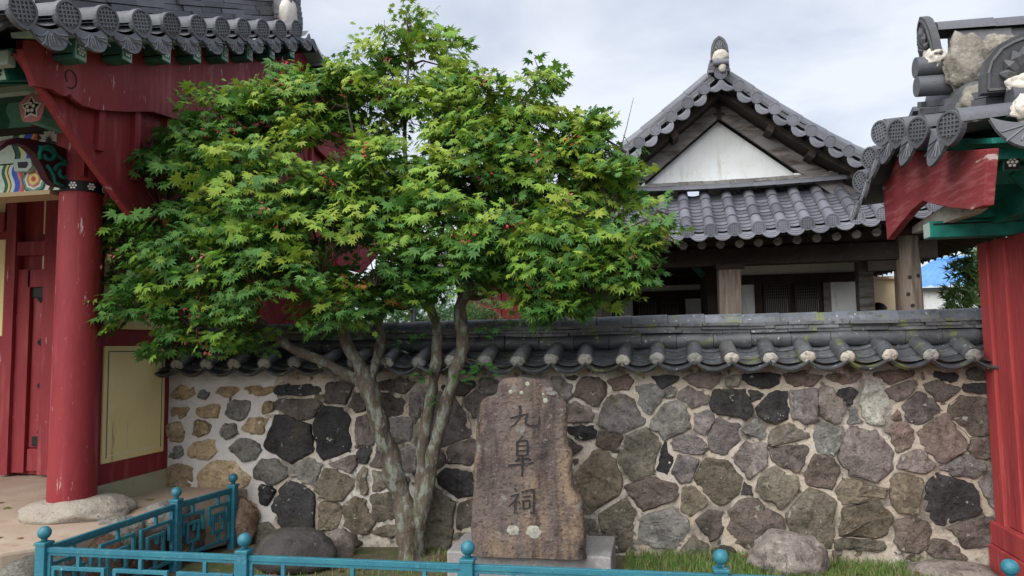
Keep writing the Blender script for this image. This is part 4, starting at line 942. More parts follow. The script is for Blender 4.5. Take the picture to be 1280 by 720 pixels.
for k in range(3):
    x = hx + .42 * k
    mb = MB(); mb.box(x - .05, x + .05, 4.78, 5.4, PX.z + .02, PX.z + .16); mb.box(x - .05, x + .05, 4.74, 4.78, PX.z + .05, PX.z + .16); br = mb.build('bracket_arm', M['teal'], sg, bevel=.01)
    mb = MB(); mb.box(x - .04, x + .04, 4.735, 4.7385, PX.z + .065, PX.z + .145); mb.build('dark_end', M['black'], br)
    mb = MB(); flower(mb, V3(x, 4.734, PX.z + .105), X_, Z_, -Y_, .034); mb.build('flower_emblem', M['white'], br)
    mb = MB()
    for s_ in (-1, 1): mb.beam(V3(x + s_ * .02, 4.80, PX.z + .16), V3(x + s_ * .11, 4.80, PX.z + .26), .05, .05)
    mb.build('bracket_fork', M['teal'], br, bevel=.006)
# red post, plank side wall and sill
def redbox(name, x0, x1, y0, y1, z0, z1, m='red_plank'):
    mb = MB(); mb.box(x0, x1, y0, y1, z0, z1); return mb.build(name, M[m], sg, bevel=.006)
redbox('corner_post', 2.30, 2.44, 5.60, 5.74, .10, PX.z - .056)
yb = on_x(1266, 480, 2.32).y
redbox('plank', 2.318, 2.36, yb, 5.578, .34, PX.z - .056)
redbox('plank', 2.338, 2.40, yb - .30, yb - .005, .34, PX.z - .056, 'red_plank')
redbox('plank', 2.325, 2.40, 4.45, yb - .305, .34, PX.z - .056)
redbox('front_post', 2.50, 2.75, 4.95, 5.2, .10, PX.z, 'red')
redbox('sill', 2.27, 2.44, 4.4, 5.76, .185, .335); redbox('ground_beam', 2.255, 2.44, 4.4, 5.765, .0, .18)

# ================================================================== hall behind the wall
hall = thing('tiled_hall', 'dark timber hall with a white gable and grey tiled hipped roof behind the wall', 'building', (.9, 13, 0))
UC = .87; EV = 9.5; GV = 10.4
EL, ER = UC - 3.75, UC + 3.75
ZE = on_y(960, 290, EV).z + .06
zT = on_y(960, 236, GV - .05).z
def lift(u): t = abs(u - UC) / 3.75; return .42 * t * t
def skirt(a, b):
    z = zT + (ZE - zT) * (max(b, 0) ** .92); z += lift(a) * b
    return V3(a, GV - .02 + (EV - GV + .02) * b, z)
S = surf(skirt)
PIT = .29; a0 = on_y(888, 280, EV).x
roof = MB(); rolls = MB(); ends = []
k = -12
while k < 14:
    a = a0 + PIT * k; k += 1
    if not (EL + .1 < a < ER - .05): continue
    edge = 3.75 - abs(a - UC); b0 = max(0, 1 - edge / .9) if edge < .9 else 0
    roll_line(rolls, S, a, .073, max(1, int(4 * (1 - b0) + .99)), b0, 1); ends.append(a)
    b1 = max(0, 1 - (3.75 - abs(a + PIT / 2 - UC)) / .9)
    if b1 < .95: pan(roof, S, a, a + PIT, max(2, int(11 * (1 - b1))), .045, .016, 8, b1, 1)
rt = roof.build('skirt_trough_tile', M['tile_light'], hall); rl = rolls.build('skirt_roll_tile', M['tile_light'], hall, smooth=True, sharp=50)
for a in ends:
    q, n1 = S(a, 1.0); q0, _ = S(a, .95); O = (q - q0).normalized(); T = O.cross(n1).normalized()
    if a > .2:
        mb = MB(); end_disc(mb, q + O * .022 + n1 * .004, X_, V3(0, -.16, .987), V3(0, -.987, -.16), .090, 0, .035); mb.build('end_tile', M['tile_light'], rl)
    if a > 0:
        q, n1 = S(a + PIT / 2, 1.0); mb = MB(); drip(mb, q - n1 * .008, X_, V3(0, -.25, -.97), V3(0, -.97, .25), PIT * .98, .105, .045, 0); mb.build('drip_tile', M['tile_light'], rt)
# upper gable roof
GE = 9.78
ap = on_y(901, 94, GE); UC2 = ap.x; ZA = ap.z
pr = [(0, 0), (.45, -.33), (.9, -.645), (1.3, -.905), (1.75, -1.17), (2.1, -1.32), (2.6, -1.52), (3.2, -1.72), (3.9, -1.9)]
kz = (on_y(1084, 202.5, GE).z - ZA) / -1.17
def prof(d):
    d = abs(d)
    for (x0, z0), (x1, z1) in zip(pr, pr[1:]):
        if d <= x1: return ZA + (z0 + (z1 - z0) * (d - x0) / (x1 - x0)) * kz
    return ZA + pr[-1][1] * kz
def hP(x, y=GE): return V3(x, y, prof(x - UC2))
stepx = (on_y(1084, 202.5, GE).x - UC2) / 8
rolls = MB(); roof = MB(); gends = []
for k in range(-8, 9):
    x = UC2 + stepx * k; p = hP(x); T = (hP(x + .03) - hP(x - .03)).normalized() if k else X_; O = V3(0, -1, -.04).normalized(); Nn = T.cross(O); Nn = (Nn if Nn.z > 0 else -Nn).normalized()
    if k == 0: p = p + Z_ * .01
    for j in range(3): half_roll(rolls, p - O * .3 * (j + 1), p - O * .3 * j + Nn * .004, T, Nn, .064, .070, tcol(.1), 8)
    gends.append((p, T, O, Nn))
for k in range(-8, 8):
    x = UC2 + stepx * (k + .5); p = hP(x); T = (hP(x + .03) - hP(x - .03)).normalized(); O = V3(0, -1, -.04).normalized(); Nn = T.cross(O); Nn = (Nn if Nn.z > 0 else -Nn).normalized()
    roof.grid([[p + T * (stepx * .58 * (2 * i / 8 - 1)) + O * e - Nn * (.045 * (1 - (2 * i / 8 - 1) ** 2)) for i in range(9)] for e in (-.8, 0)], tcol())
for sgn in (-1, 1):
    def ms(a, b): return V3(UC2 + sgn * 3.9 * b, a, prof(3.9 * b) + .02)
    Sm = surf(ms)
    for k in range(22):
        a = GE + .45 + .3 * k
        bm_ = 1 if a > 10.6 else .5
        roll_line(rolls, Sm, a, .073, 12, 0, bm_)
        pan(roof, Sm, a, a + .3, 26, .045, .016, 5, 0, bm_)
grt = roof.build('gable_trough_tile', M['tile_light'], hall); grl = rolls.build('gable_roll_tile', M['tile_light'], hall, smooth=True, sharp=50)
for k, (p, T, O, Nn) in zip(range(-8, 9), gends):
    mb = MB(); end_disc(mb, p + O * .015 + Nn * .01, T, Nn, O, .082, 0, .03); mb.build('end_tile', M['tile_light'], grl)
for k in range(-8, 8):
    x = UC2 + stepx * (k + .5); p = hP(x); T = (hP(x + .03) - hP(x - .03)).normalized(); O = V3(0, -1, 0); Nn = T.cross(O); Nn = (Nn if Nn.z > 0 else -Nn).normalized()
    mb = MB(); drip(mb, p - Nn * .01, T, (-Nn + O * .2).normalized(), O, stepx * 1.16, .105, .045, 0); mb.build('drip_tile', M['tile_light'], grt)
mb = MB()
for sgn in (-1, 1):
    P = lambda s: V3(UC2 + sgn * s, GE + .36, prof(s) + .055)
    flat_courses(mb, P, .05, 1.95, 4, .028, Y_, Z_, .36, .24, .34, (.09, .093, .10), .015, .012)
dr = mb.build('descending_ridge', M['tile_light'], hall)
for sgn in (-1, 1):
    mb = MB(); P = lambda s: V3(UC2 + sgn * s, GE + .36, prof(s) + .055); ridge_rolls(mb, P, .05, 1.95, .085, Y_, .115, .3)
    mb.build('ridge_cover', M['tile_light'], dr, smooth=True, sharp=50)
mb = MB(); P2 = lambda s: V3(UC2, s, ZA + .10); flat_courses(mb, P2, GE + .15, 17, 4, .045, X_, Z_, .3, .3, .42, TC, .01, .01); ridge_rolls(mb, P2, GE + .08, 17, .085, X_, .19, .34)
mb.build('main_ridge', M['tile_light'], hall)
finial('ridge_finial', V3(UC2, GE + .02, ZA + .22), X_, Z_, -Y_, .115, .32, hall)
for o_, r_ in (((UC2, GE - .02, ZA + .235), (.105, .09, .10)), ((UC2 + .02, GE - .04, ZA + .10), (.05, .05, .08))):
    mb = MB(); mb.boulder(o_, r_, 2, 3, .16, 0, None, 1.8); mb.build('ridge_mortar', M['mortar_grey'], hall, smooth=True)
mb = MB(); mb.tube([V3(UC2 - .10, GE - .06, ZA + .15), V3(UC2 + .10, GE - .06, ZA + .15)], .045, 12, True, tcol()); mb.tube([V3(UC2, GE - .03, ZA + .14), V3(UC2, GE + .5, ZA + .14)], .08, 12, True, tcol()); mb.build('ridge_end_roll', M['tile_light'], hall, smooth=True, sharp=50)
for sgn in (-1, 1):
    mb = MB(); q = hP(UC2 + sgn * 1.86); mb.boulder((q.x, GE + .15, q.z + .12), (.13, .2, .07), 7, 3, .14); mb.build('ridge_mortar', mat('rough_mortar', (.45, .42, .35), .95, [(8, (.3, .28, .22), .5, .7)], (16, 1, .02)), hall, smooth=True)
# gable wall, boards
ga, gl, gr_ = on_y(902, 152, GV), on_y(812, 223, GV), on_y(1004, 212, GV)
zb = (gl.z + gr_.z) / 2 - .12; sl = (ga.z - zb) / ((gr_.x - gl.x) / 2 * 1.0)
hw = (gr_.x - gl.x) / 2 + .03
mb = MB(); mb.prism([(UC2 - hw, GV, zb), (UC2 + hw, GV, zb), (UC2, GV, ga.z)], (0, .05, 0)); mb.build('gable_wall', M['plaster'], hall)
for sgn in (-1, 1):
    # broad bargeboard facing the viewer, following the slope
    ups = [V3(UC2 + sgn * d, GV - .16, prof(d) - .20 - .02 * d) for d in (0, .45, .9, 1.3, 1.75, 2.0)]
    los = [V3(UC2 + sgn * d, GV - .16, min(prof(d) - .22, ga.z + .015 - (ga.z - zb) / hw * d)) for d in (0, .45, .9, 1.3, 1.75, 2.0)]
    mb = MB(); off = V3(0, .06, 0)
    mb.grid([los, ups, [p + off for p in ups], [p + off for p in los], los]); mb.build('bargeboard', M['wood_g'], hall)
    mb = MB()
    up2 = [V3(UC2 + sgn * d, GV - .45, prof(d) - .10) for d in (0.0, .45, .9, 1.3, 1.75, 2.1)]; lo2 = [p - Z_ * .09 for p in up2]; off = V3(0, .30, 0)
    mb.grid([lo2, up2, [p + off for p in up2], [p + off for p in lo2], lo2]); mb.build('verge_board', M['wood'], hall)
    for d in (.62, 1.12, 1.62):
        mb = MB(); mb.obox(V3(UC2 + sgn * d, GV - .3, prof(d) - .225), V3(.04, 0, -.028 * sgn), V3(0, .18, 0), V3(.02 * sgn, 0, .04)); mb.build('purlin_end', M['wood'], hall)
mb = MB(); mb.box(UC2 - .03, UC2 + .03, GV - .18, GV - .162, ga.z - .02, ga.z + .32); mb.box(UC2 - .085, UC2 + .085, GV - .185, GV - .163, ga.z + .16, ga.z + .19); mb.box(UC2 - .075, UC2 + .075, GV - .185, GV - .163, ga.z + .05, ga.z + .075); mb.build('apex_strap', M['wood'], hall)
# top courses of the skirt roof under the gable
mb = MB(); P = lambda s: V3(s, GV - .10, zT + .045 + .05 * ((s - UC2) / 2) ** 2); ridge_rolls(mb, lambda s: V3(s, GV - .20, zT + .00 + .05 * ((s - UC2) / 2) ** 2), UC2 - 2.3, UC2 + 2.3, .075, Y_, 0, .3, (.085, .088, .10)); mb.build('skirt_ridge', M['tile_light'], hall, smooth=True, sharp=50)
mb = MB(); flat_courses(mb, lambda s: V3(s, GV - .08, zT + .075 + .05 * ((s - UC2) / 2) ** 2), UC2 - 1.6, UC2 + 1.5, 3, .022, Y_, Z_, .24, .14, .3, (.17, .165, .155), .02, .03); mb.build('broken_slate_course', M['tile_old'], hall)
mb = MB(); mb.box(UC2 + .95, UC2 + 1.75, GV - .12, GV - .09, zT + .08, zT + .18); mb.box(on_y(765, 235, GV - .1).x, on_y(806, 235, GV - .1).x, GV - .16, GV - .13, zT + .09, zT + .16); mb.build('white_flashing', M['plaster'], hall)
# hips and side slopes of the skirt
for sgn, XE in ((-1, EL), (1, ER)):
    mb = MB()
    def hp(s): return V3(UC + sgn * (2.9 + .85 * s), GV - .02 - .88 * s, skirt(UC + sgn * (2.9 + .85 * s), s).z + .05)
    side = V3(.7 * sgn, .7, 0).cross(Z_).normalized(); side = V3(.7, .7 * sgn, 0)
    flat_courses(mb, hp, 0, 1, 3, .04, side, Z_, .26, .24, .34, TC, .01, .01); ridge_rolls(mb, hp, 0, 1.0, .08, side, .13, .25); mb.build('hip_ridge', M['tile_light'], hall)
mb = MB()          # end tiles at the side eaves
for sgn in (-1, 1):
    for k in range(26):
        a = EV + .3 + .3 * k; p = V3(UC2 + sgn * 3.9, a, prof(3.9) + .02 + .25 * max(0, 1 - (a - EV) / 2) ** 2)
        end_disc(mb, p + Z_ * .02, Y_, Z_, V3(sgn, 0, 0), .085, 0, .03, False)
        mb.prism([p + V3(0, .02, 0), p + V3(0, .15, -.10), p + V3(0, .28, 0)], (-sgn * .02, 0, 0), tcol())
mb.build('side_eave_tile', M['tile_light'], hall)
# under the eaves
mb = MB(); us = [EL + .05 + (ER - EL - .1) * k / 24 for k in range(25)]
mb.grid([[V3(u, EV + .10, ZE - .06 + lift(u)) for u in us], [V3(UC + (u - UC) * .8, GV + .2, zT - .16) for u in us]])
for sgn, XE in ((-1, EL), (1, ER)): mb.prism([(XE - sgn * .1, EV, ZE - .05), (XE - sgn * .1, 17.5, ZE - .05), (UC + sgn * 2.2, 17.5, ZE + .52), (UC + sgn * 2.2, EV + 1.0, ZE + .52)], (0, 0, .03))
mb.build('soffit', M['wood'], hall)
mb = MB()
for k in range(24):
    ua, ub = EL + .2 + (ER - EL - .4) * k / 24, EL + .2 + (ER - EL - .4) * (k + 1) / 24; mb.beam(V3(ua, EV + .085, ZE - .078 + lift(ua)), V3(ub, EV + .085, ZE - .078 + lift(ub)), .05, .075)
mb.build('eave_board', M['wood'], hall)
for k in range(22):
    a = a0 - .10 - .235 * 11 + .235 * k
    zr = ZE - .165 + lift(a) * .7
    mb = MB(); mb.tube([V3(a, EV + .22, zr), V3(a, GV + .3, zr + .42)], [.055, .062], 12); mb.build('rafter', M['wood_g'] if k > 8 else M['wood'], hall, smooth=True, sharp=50)
for k in range(24):
    b = EV + .8 + .3 * k
    mb = MB(); mb.tube([V3(ER - .16, b, ZE - .11), V3(UC + 2.3, b, ZE + .40)], .055, 8); mb.build('rafter', M['wood'], hall, smooth=True, sharp=50)
cz = ZE - .2
def hbox(name, cs, Y, d, m, par=hall, bev=.006):
    m_ = (cs[1] + cs[3]) / 2; a = on_y(cs[0], m_, Y); b = on_y(cs[2], m_, Y); mb = MB(); mb.box(a.x, b.x, Y, Y + d, on_y(cs[2], cs[3], Y).z, on_y(cs[0], cs[1], Y).z); return mb.build(name, M[m], par, bevel=bev)
c1 = on_y(911, 350, GV).x; c3 = on_y(1135, 350, GV).x; c0x = 2 * UC - c3
zl = on_y(980, 330, GV).z
mb = MB(); mb.box(EL + .9, c3 + .35, GV - .10, GV + .12, zl, zl + .24); mb.box(c3 - .1, c3 + .1, GV + .1, 17, zl, zl + .24); mb.build('tie_beam', M['wood'], hall, bevel=.01)
mb = MB(); mb.tube([V3(EL + .9, GV, zl + .36), V3(c3 + .5, GV, zl + .36)], .12, 16); mb.build('purlin', M['wood'], hall, smooth=True, sharp=50)
mb = MB(); mb.box(c1 - .15, c1 + .15, GV - .14, GV + .14, .3, zl + .02); mb.build('post', M['wood_v'], hall, bevel=.025)
for x in (c3, c0x):
    mb = MB(); mb.tube([V3(x, GV, .2), V3(x, GV, 1.6), V3(x, GV, zl + .30)], [.178, .168, .155], 28); po = mb.build('round_column', M['wood_v'], hall, smooth=True, sharp=50)
    for z, a in ((2.42, -100), (2.05, -95), (2.44, -60), (1.98, -52), (2.2, -110)) if x == c3 else ():
        O = V3(math.cos(R(a)), math.sin(R(a)), 0); mb = MB(); o = V3(x, GV, z) + O * .160; mb.lathe(o, [(.002, .012), (.018, .012), (.026, .008), (.026, -.01)], 10, O); mb.build('knot', M['wood'], po)
mb = MB(); mb.box(c1 - .18, c1 + .2, GV - .16, GV - .11, zl - .06, zl + .02); mb.build('corbel', M['wood'], hall, bevel=.01)
mb = MB(); mb.box(c3 - .5, c3 - .16, GV - .07, GV + .07, zl - .14, zl - .003); mb.build('corbel', M['wood'], hall, bevel=.01)
mb = MB(); mb.box(c1 - .2, c3, GV + .2, 11.6, .2, .55); mb.box(c0x, c3 + .2, GV - .3, 17, .0, .35); mb.build('floor', M['wood'], hall)
W1 = 11.7
hbox('white_panel', (922, 327, 1071, 344), W1, .05, 'plaster'); hbox('white_panel', (924, 352, 945, 400), W1, .05, 'plaster'); hbox('white_panel', (1039, 348, 1076, 400), W1, .05, 'plaster')
hbox('upper_beam', (920, 312, 1076, 326), W1 - .04, .12, 'wood'); hbox('lintel', (920, 344.5, 1074, 351.5), W1 - .04, .12, 'wood')
hbox('inner_post', (1074, 318, 1093, 410), W1 - .5, .2, 'wood_g')
wf = None
a = on_y(945, 352, W1); b = on_y(1038, 410, W1)
mb = MB(); mb.box(a.x, b.x, W1 + .04, W1 + .06, b.z, a.z); bk = mb.build('backing_board', M['wood'], hall)
def lattice(px0, px1, py0, py1, Y, nv, nh, hf=.28):
    a = on_y(px0, py0, Y); b = on_y(px1, py1, Y); w = .035
    mb = MB(); mb.box(a.x, a.x + w, Y - .03, Y + .02, b.z, a.z); mb.box(b.x - w, b.x, Y - .03, Y + .02, b.z, a.z); mb.box(a.x + w, b.x - w, Y - .028, Y + .018, a.z - w, a.z); mb.box(a.x + w, b.x - w, Y - .028, Y + .018, b.z, b.z + w)
    fr = mb.build('window', M['wood'], hall)
    mb = MB(); mb.box(a.x + w, b.x - w, Y + .02, Y + .03, b.z + w, a.z - w); mb.build('paper_pane', M['paper'], fr)
    mb = MB()
    for k in range(1, nv): x = a.x + w + (b.x - a.x - 2 * w) * k / nv; mb.box(x - .006, x + .006, Y - .006, Y + .010, b.z + w, a.z - w)
    for k in range(nh): z = a.z - w - .03 - hf * k / nh; mb.box(a.x + w, b.x - w, Y - .004, Y + .012, z - .005, z + .005)
    mb.build('lattice', M['lattice'], fr)
lattice(953, 990, 353, 420, W1, 12, 5, .22); lattice(992, 1029, 353, 420, W1, 12, 5, .22)
hbox('door_jamb', (944, 351, 953, 410), W1 - .03, .1, 'wood'); hbox('door_jamb', (1030, 351, 1039, 410), W1 - .03, .1, 'wood_g')
W2 = 13.2
hbox('white_panel', (786, 356, 880, 367), W2, .05, 'plaster'); hbox('white_panel', (857, 373, 882, 400), W2, .05, 'plaster'); hbox('white_panel', (700, 373, 791, 400), W2, .05, 'plaster')
hbox('upper_beam', (700, 340, 886, 355), W2 - .05, .1, 'wood'); hbox('lintel', (700, 367.5, 886, 372.5), W2 - .05, .1, 'wood'); lattice(796, 824, 374, 420, W2, 12, 3, .12); lattice(824, 852, 374, 420, W2, 12, 3, .12)
hbox('inner_post', (881, 330, 895, 410), W2 - .7, .2, 'wood'); hbox('partition', (884, 300, 900, 420), 11.5, 1.6, 'wood')
hbox('ceiling_beam', (700, 318, 905, 328), 11.2, .15, 'wood'); hbox('ceiling_beam', (700, 334, 905, 343), 12.2, .15, 'wood'); mb = MB(); mb.box(EL + .8, c3, GV + .05, 17, zl + .26, zl + .30); mb.build('ceiling', M['wood'], hall)
mb = MB(); mb.box(c0x, c3 + .02, 13.4, 17.0, .1, zl + .2); mb.build('rear_body', M['wood'], hall)
mb = MB(); mb.beam(on_y(866, 331, 11.6), on_y(880, 345, 11.6), .1, .09); mb.build('teal_bracket', M['green'], hall)
for px in (734, 752, 764):
    hbox('porch_post', (px, 335, px + 11, 420), 11.9, .12, 'wood_v' if px < 760 else 'wood')

# ================================================================== farther off
shed = thing('blue_roofed_shed', 'white walled shed under a bright blue corrugated roof beyond the hall', 'shed', (8, 18, 0))
SYD = 18.0
a, b = on_y(1148, 359, SYD), on_y(1260, 356, SYD)
mb = MB(); mb.box(a.x, b.x + 2, SYD, SYD + 5, 0, a.z - .02); mb.build('wall', M['plaster'], shed)
e0, e1 = on_y(1104, 345, SYD - .3), on_y(1262, 356, SYD - .3)
ez = on_y(1180, 358.5, SYD - .3).z
r0_, r1_ = on_y(1168, 326, SYD + 2.6), on_y(1206, 325, SYD + 2.6)
mb = MB(); n_ = 90; rows = [[], []]
xl = on_y(1108, 352, SYD - .3).x
for i in range(n_ + 1):
    t = i / n_; o = .022 * (1 + math.sin(t * n_ * 1.57))
    rows[0].append(V3(xl + (b.x + 2.2 - xl) * t, SYD - .3, ez + o)); x2 = r0_.x + (b.x + .9 - r0_.x) * t; rows[1].append(V3(x2, SYD + 2.6, r0_.z + o))
mb.grid([rows[0], [(p + q) / 2 for p, q in zip(*rows)], rows[1]]); mb.build('corrugated_roof', M['blue_roof'], shed, smooth=True)
mb = MB(); mb.tube([r0_ + Z_ * .03, V3(b.x + .9, SYD + 2.6, r0_.z + .03)], .08, 8); mb.build('ridge_cap', M['blue_roof'], shed)
mb = MB(); mb.prism([(xl, SYD - .2, ez - .06), (b.x + 2, SYD - .2, ez - .06), (b.x + 2, SYD + 5, ez - .06), (xl, SYD + 5, ez - .06)], (0, 0, .04)); mb.build('eave_soffit', M['steel'], shed)
cr_ = thing('cream_outbuilding', 'cream plastered outbuilding beside the blue roofed shed', 'outbuilding', (6, 16, 0))
a, b = on_y(1092, 352, 16.5), on_y(1149, 352, 16.5); mb = MB(); mb.box(a.x, b.x - .02, 16.5, 17.8, 0, on_y(1120, 349, 16.5).z); mb.build('wall', M['cream'], cr_)
mb = MB(); mb.box(a.x - .1, b.x, 16.4, 17.9, on_y(1120, 349, 16.5).z + .002, on_y(1120, 349, 16.5).z + .06); mb.build('roof_slab', M['cream'], cr_)
p = on_y(1098, 386, 14.0); mb = MB(); mb.tube([V3(p.x, 14, .0), V3(p.x, 14, p.z - .02)], .10, 14); o = mb.build('flue_pipe', M['plaster'], None, smooth=True, sharp=50); 
mb = MB(); mb.lathe((p.x, 14, p.z - .019), [(.14, 0), (.14, .04), (.1, .10), (.03, .13), (.001, .135)], 16); cpo = mb.build('cap', M['black'], o, smooth=True); tag(o, 'short white flue pipe with a round black cap in front of the cream wall', 'flue')
pole = thing('utility_pole', 'slim grey utility pole standing behind the blue roof at the right', 'pole', (11, 22, 0))
p = on_y(1207, 310, 22); mb = MB(); mb.tube([V3(p.x, 22, 0), V3(p.x, 22, p.z)], .12, 10); mb.build('shaft', mat('pole_concrete', (.4, .4, .38), .9), pole, smooth=True, sharp=50)
p = on_y(517, 376, 11.0); lamp = thing('lamp_post', 'thin dark grey post standing before the clipped pine seen between the tree stems', 'post', (p.x, 11, 0))
mb = MB(); mb.tube([V3(p.x, 11, 0), V3(p.x, 11, 2.9)], .045, 12); mb.build('shaft', M['steel'], lamp, smooth=True); mb = MB(); mb.lathe((p.x, 11, 2.9), [(.045, 0), (.1, .02), (.1, .2), (.12, .21), (.02, .3)], 12); mb.build('lantern', M['steel'], lamp)
def pine(name, label, o, h, pads, seed, lo=(.05, .12, .05), hi=(.13, .26, .09), L_=.10, dens=330):
    r_ = random.Random(seed); t = thing(name, label, 'pine tree', o)
    mb = MB(); mb.tube([V3(*o), V3(o[0] + .1, o[1], h * .4), V3(o[0], o[1], h * .85)], [.13, .10, .04], 10, jit=.3)
    for c, r in pads: mb.tube([V3(o[0], o[1], max(.5, c[2] - .5)), V3(*c)], [.05, .02], 6)
    mb.build('trunk', M['bark_up'], t, smooth=True)
    mb = MB()
    for c, r in pads:
        n_ = int(dens * r[0] * r[2] / .25)
        for k in range(min(n_, 900)):
            th, ph = r_.uniform(0, 6.28), math.acos(r_.uniform(-1, 1)); rr = r_.uniform(.55, 1.05)
            d = V3(math.sin(ph) * math.cos(th), math.sin(ph) * math.sin(th), math.cos(ph)); q = V3(*c) + V3(d.x * r[0], d.y * r[1], d.z * r[2]) * rr
            kk = r_.random(); col = tuple(a + (b - a) * kk for a, b in zip(lo, hi))
            for j in range(9):
                v = (d * .5 + Z_ * .35 + V3(r_.gauss(0, .55), r_.gauss(0, .55), r_.gauss(0, .45))).normalized() * L_ * r_.uniform(.7, 1.2); w = v.cross(V3(r_.gauss(0, 1), r_.gauss(0, 1), r_.gauss(0, 1))).normalized() * L_ * .09
                mb.add([q - w, q + w, q + v], [(0, 1, 2)], col)
    mb.build('crown', M['pine'], t, recalc=False)
c = on_y(540, 388, 13)
pp = []
r_ = random.Random(4)
for px, py, rw in ((480, 398, .5), (505, 378, .5), (530, 396, .6), (555, 372, .5), (575, 396, .55), (540, 362, .4), (470, 380, .4), (600, 385, .4), (500, 408, .6), (555, 408, .6), (600, 408, .5)):
    q = on_y(px, py, 13 + r_.uniform(-.3, .5)); pp.append((q, (rw, rw, .28)))
pine('clipped_pine', 'bright green clipped pine beyond the wall seen between the tree stems', (c.x, 13.2, 0), 2.4, pp, 3, (.10, .22, .09), (.22, .40, .15), .09)
pp = []
for px, py, rw in ((1215, 365, .5), (1208, 340, .35), (1225, 335, .4), (1200, 376, .3), (1230, 355, .5), (1222, 318, .3), (1195, 384, .22), (1235, 375, .5), (1240, 325, .4), (1206, 322, .25), (1190, 378, .16)):
    q = on_y(px, py, 12.5); pp.append((q, (rw * .8, rw * .8, rw * .45)))
c = on_y(1240, 380, 12.5)
pine('young_pine', 'loose long needled young pine tree beside the small red gate', (c.x, 12.6, 0), 3.2, pp, 8, (.10, .21, .08), (.26, .40, .13), .15, 170)
fg = thing('far_red_building', 'distant red boarded building with a teal eave glimpsed through the tree', 'building', (-2, 15, 0))
a, b = on_y(578, 360, 15), on_y(690, 420, 15)
for k in range(9):
    x0 = a.x + (b.x - a.x) * k / 9; mb = MB(); mb.box(x0 + .004, x0 + (b.x - a.x) / 9 - .004, 15 - (k % 2) * .02, 15.1, 0, a.z + .1); mb.build('plank', M['red_board'] if k % 2 else M['red'], fg)
mb = MB(); mb.box(a.x - .12, a.x - .01, 14.95, 15.1, 0, a.z + .1); mb.build('yellow_post', M['yellow'], fg)
mb = MB(); mb.box(a.x - .5, b.x, 14.6, 15.3, a.z + .10, a.z + .3); mb.build('eave', mat('bright_teal_paint', (.03, .30, .36), .6), fg); mb = MB(); mb.prism([(a.x - .8, 14.2, a.z + .302), (b.x, 14.2, a.z + .302), (b.x, 16, a.z + .95), (a.x - .8, 16, a.z + .95)], (0, 0, .1), TC); mb.build('roof', M['tile'], fg)

# ================================================================== maple
base = on_z(516, 698, 0.0)
tree = thing('maple_tree', 'leafy green maple with several leaning lichen spotted stems and red seed clusters', 'tree', (base.x, base.y, 0))
tr = random.Random(11)
TY = base.y
def smooth_path(pts, rads, k=5):
    P_, R_ = [], []
    n = len(pts)
    for i in range(n - 1):
        p0, p1, p2, p3 = pts[max(i - 1, 0)], pts[i], pts[i + 1], pts[min(i + 2, n - 1)]
        for j in range(k):
            t = j / k; t2, t3 = t * t, t ** 3
            P_.append(.5 * ((2 * p1) + (p2 - p0) * t + (2 * p0 - 5 * p1 + 4 * p2 - p3) * t2 + (3 * p1 - p0 - 3 * p2 + p3) * t3)); R_.append(rads[i] + (rads[i + 1] - rads[i]) * t)
    P_.append(pts[-1]); R_.append(rads[-1]); return P_, R_
nodes = []          # skeleton points the twigs grow from
def limb(name, spec, m, par, n=12):
    pts = [on_y(px, py, Y) for px, py, Y, r in spec]; rr = [r * .88 for *_, r in spec]
    P_, R_ = smooth_path(pts, rr)
    P_ = [p + V3(fbm(p, 4, 2), fbm(p + V3(5, 0, 0), 4, 2), 0) * min(.018, r * .5) for p, r in zip(P_, R_)]
    mb = MB(); mb.tube(P_, R_, n, True, jit=.35); o = mb.build(name, m, par, smooth=True)
    for p, r in zip(P_[4:], R_[4:]): nodes.append(p)
    return o
T0 = TY
trunk = limb('trunk', [(517, 716, T0, .135), (516, 690, T0, .112), (513, 665, T0, .100), (508, 640, T0, .092), (497, 605, T0, .088), (484, 560, T0 - .02, .080), (472, 515, T0 - .04, .078), (459, 478, T0 - .05, .082), (452, 462, T0 - .05, .074)], M['bark'], tree, 16)
limb('stem', [(520, 690, T0 + .02, .080), (524, 655, T0 + .02, .078), (532, 610, T0, .070), (544, 560, T0 - .02, .060), (556, 515, T0 - .03, .056), (567, 470, T0 - .04, .054), (580, 435, T0 - .05, .056), (577, 405, T0 - .05, .058), (578, 380, T0 - .06, .052), (590, 362, T0 - .1, .050), (612, 352, T0 - .16, .044), (640, 338, T0 - .22, .036), (668, 318, T0 - .28, .026), (700, 290, T0 - .3, .016), (740, 262, T0 - .3, .010)], M['bark'], tree)
limb('stem', [(524, 640, T0 + .05, .066), (526, 600, T0 + .06, .060), (530, 550, T0 + .06, .054), (538, 505, T0 + .06, .050), (545, 460, T0 + .05, .050), (547, 420, T0 + .05, .046), (540, 390, T0 + .04, .046), (528, 365, T0 + .03, .040), (518, 335, T0, .034), (520, 300, T0, .030), (514, 250, T0, .026), (506, 190, T0 + .05, .02), (508, 120, T0 + .1, .014), (511, 60, T0 + .1, .009), (507, 15, T0 + .1, .005)], M['bark'], tree)
bu = M['bark_up']
limb('limb', [(460, 480, T0 - .05, .06), (440, 472, T0 - .08, .058), (412, 456, T0 - .15, .050), (385, 444, T0 - .22, .044), (358, 432, T0 - .3, .040), (342, 416, T0 - .36, .034), (318, 396, T0 - .46, .024), (280, 372, T0 - .55, .016), (235, 345, T0 - .62, .010)], M['bark'], tree)
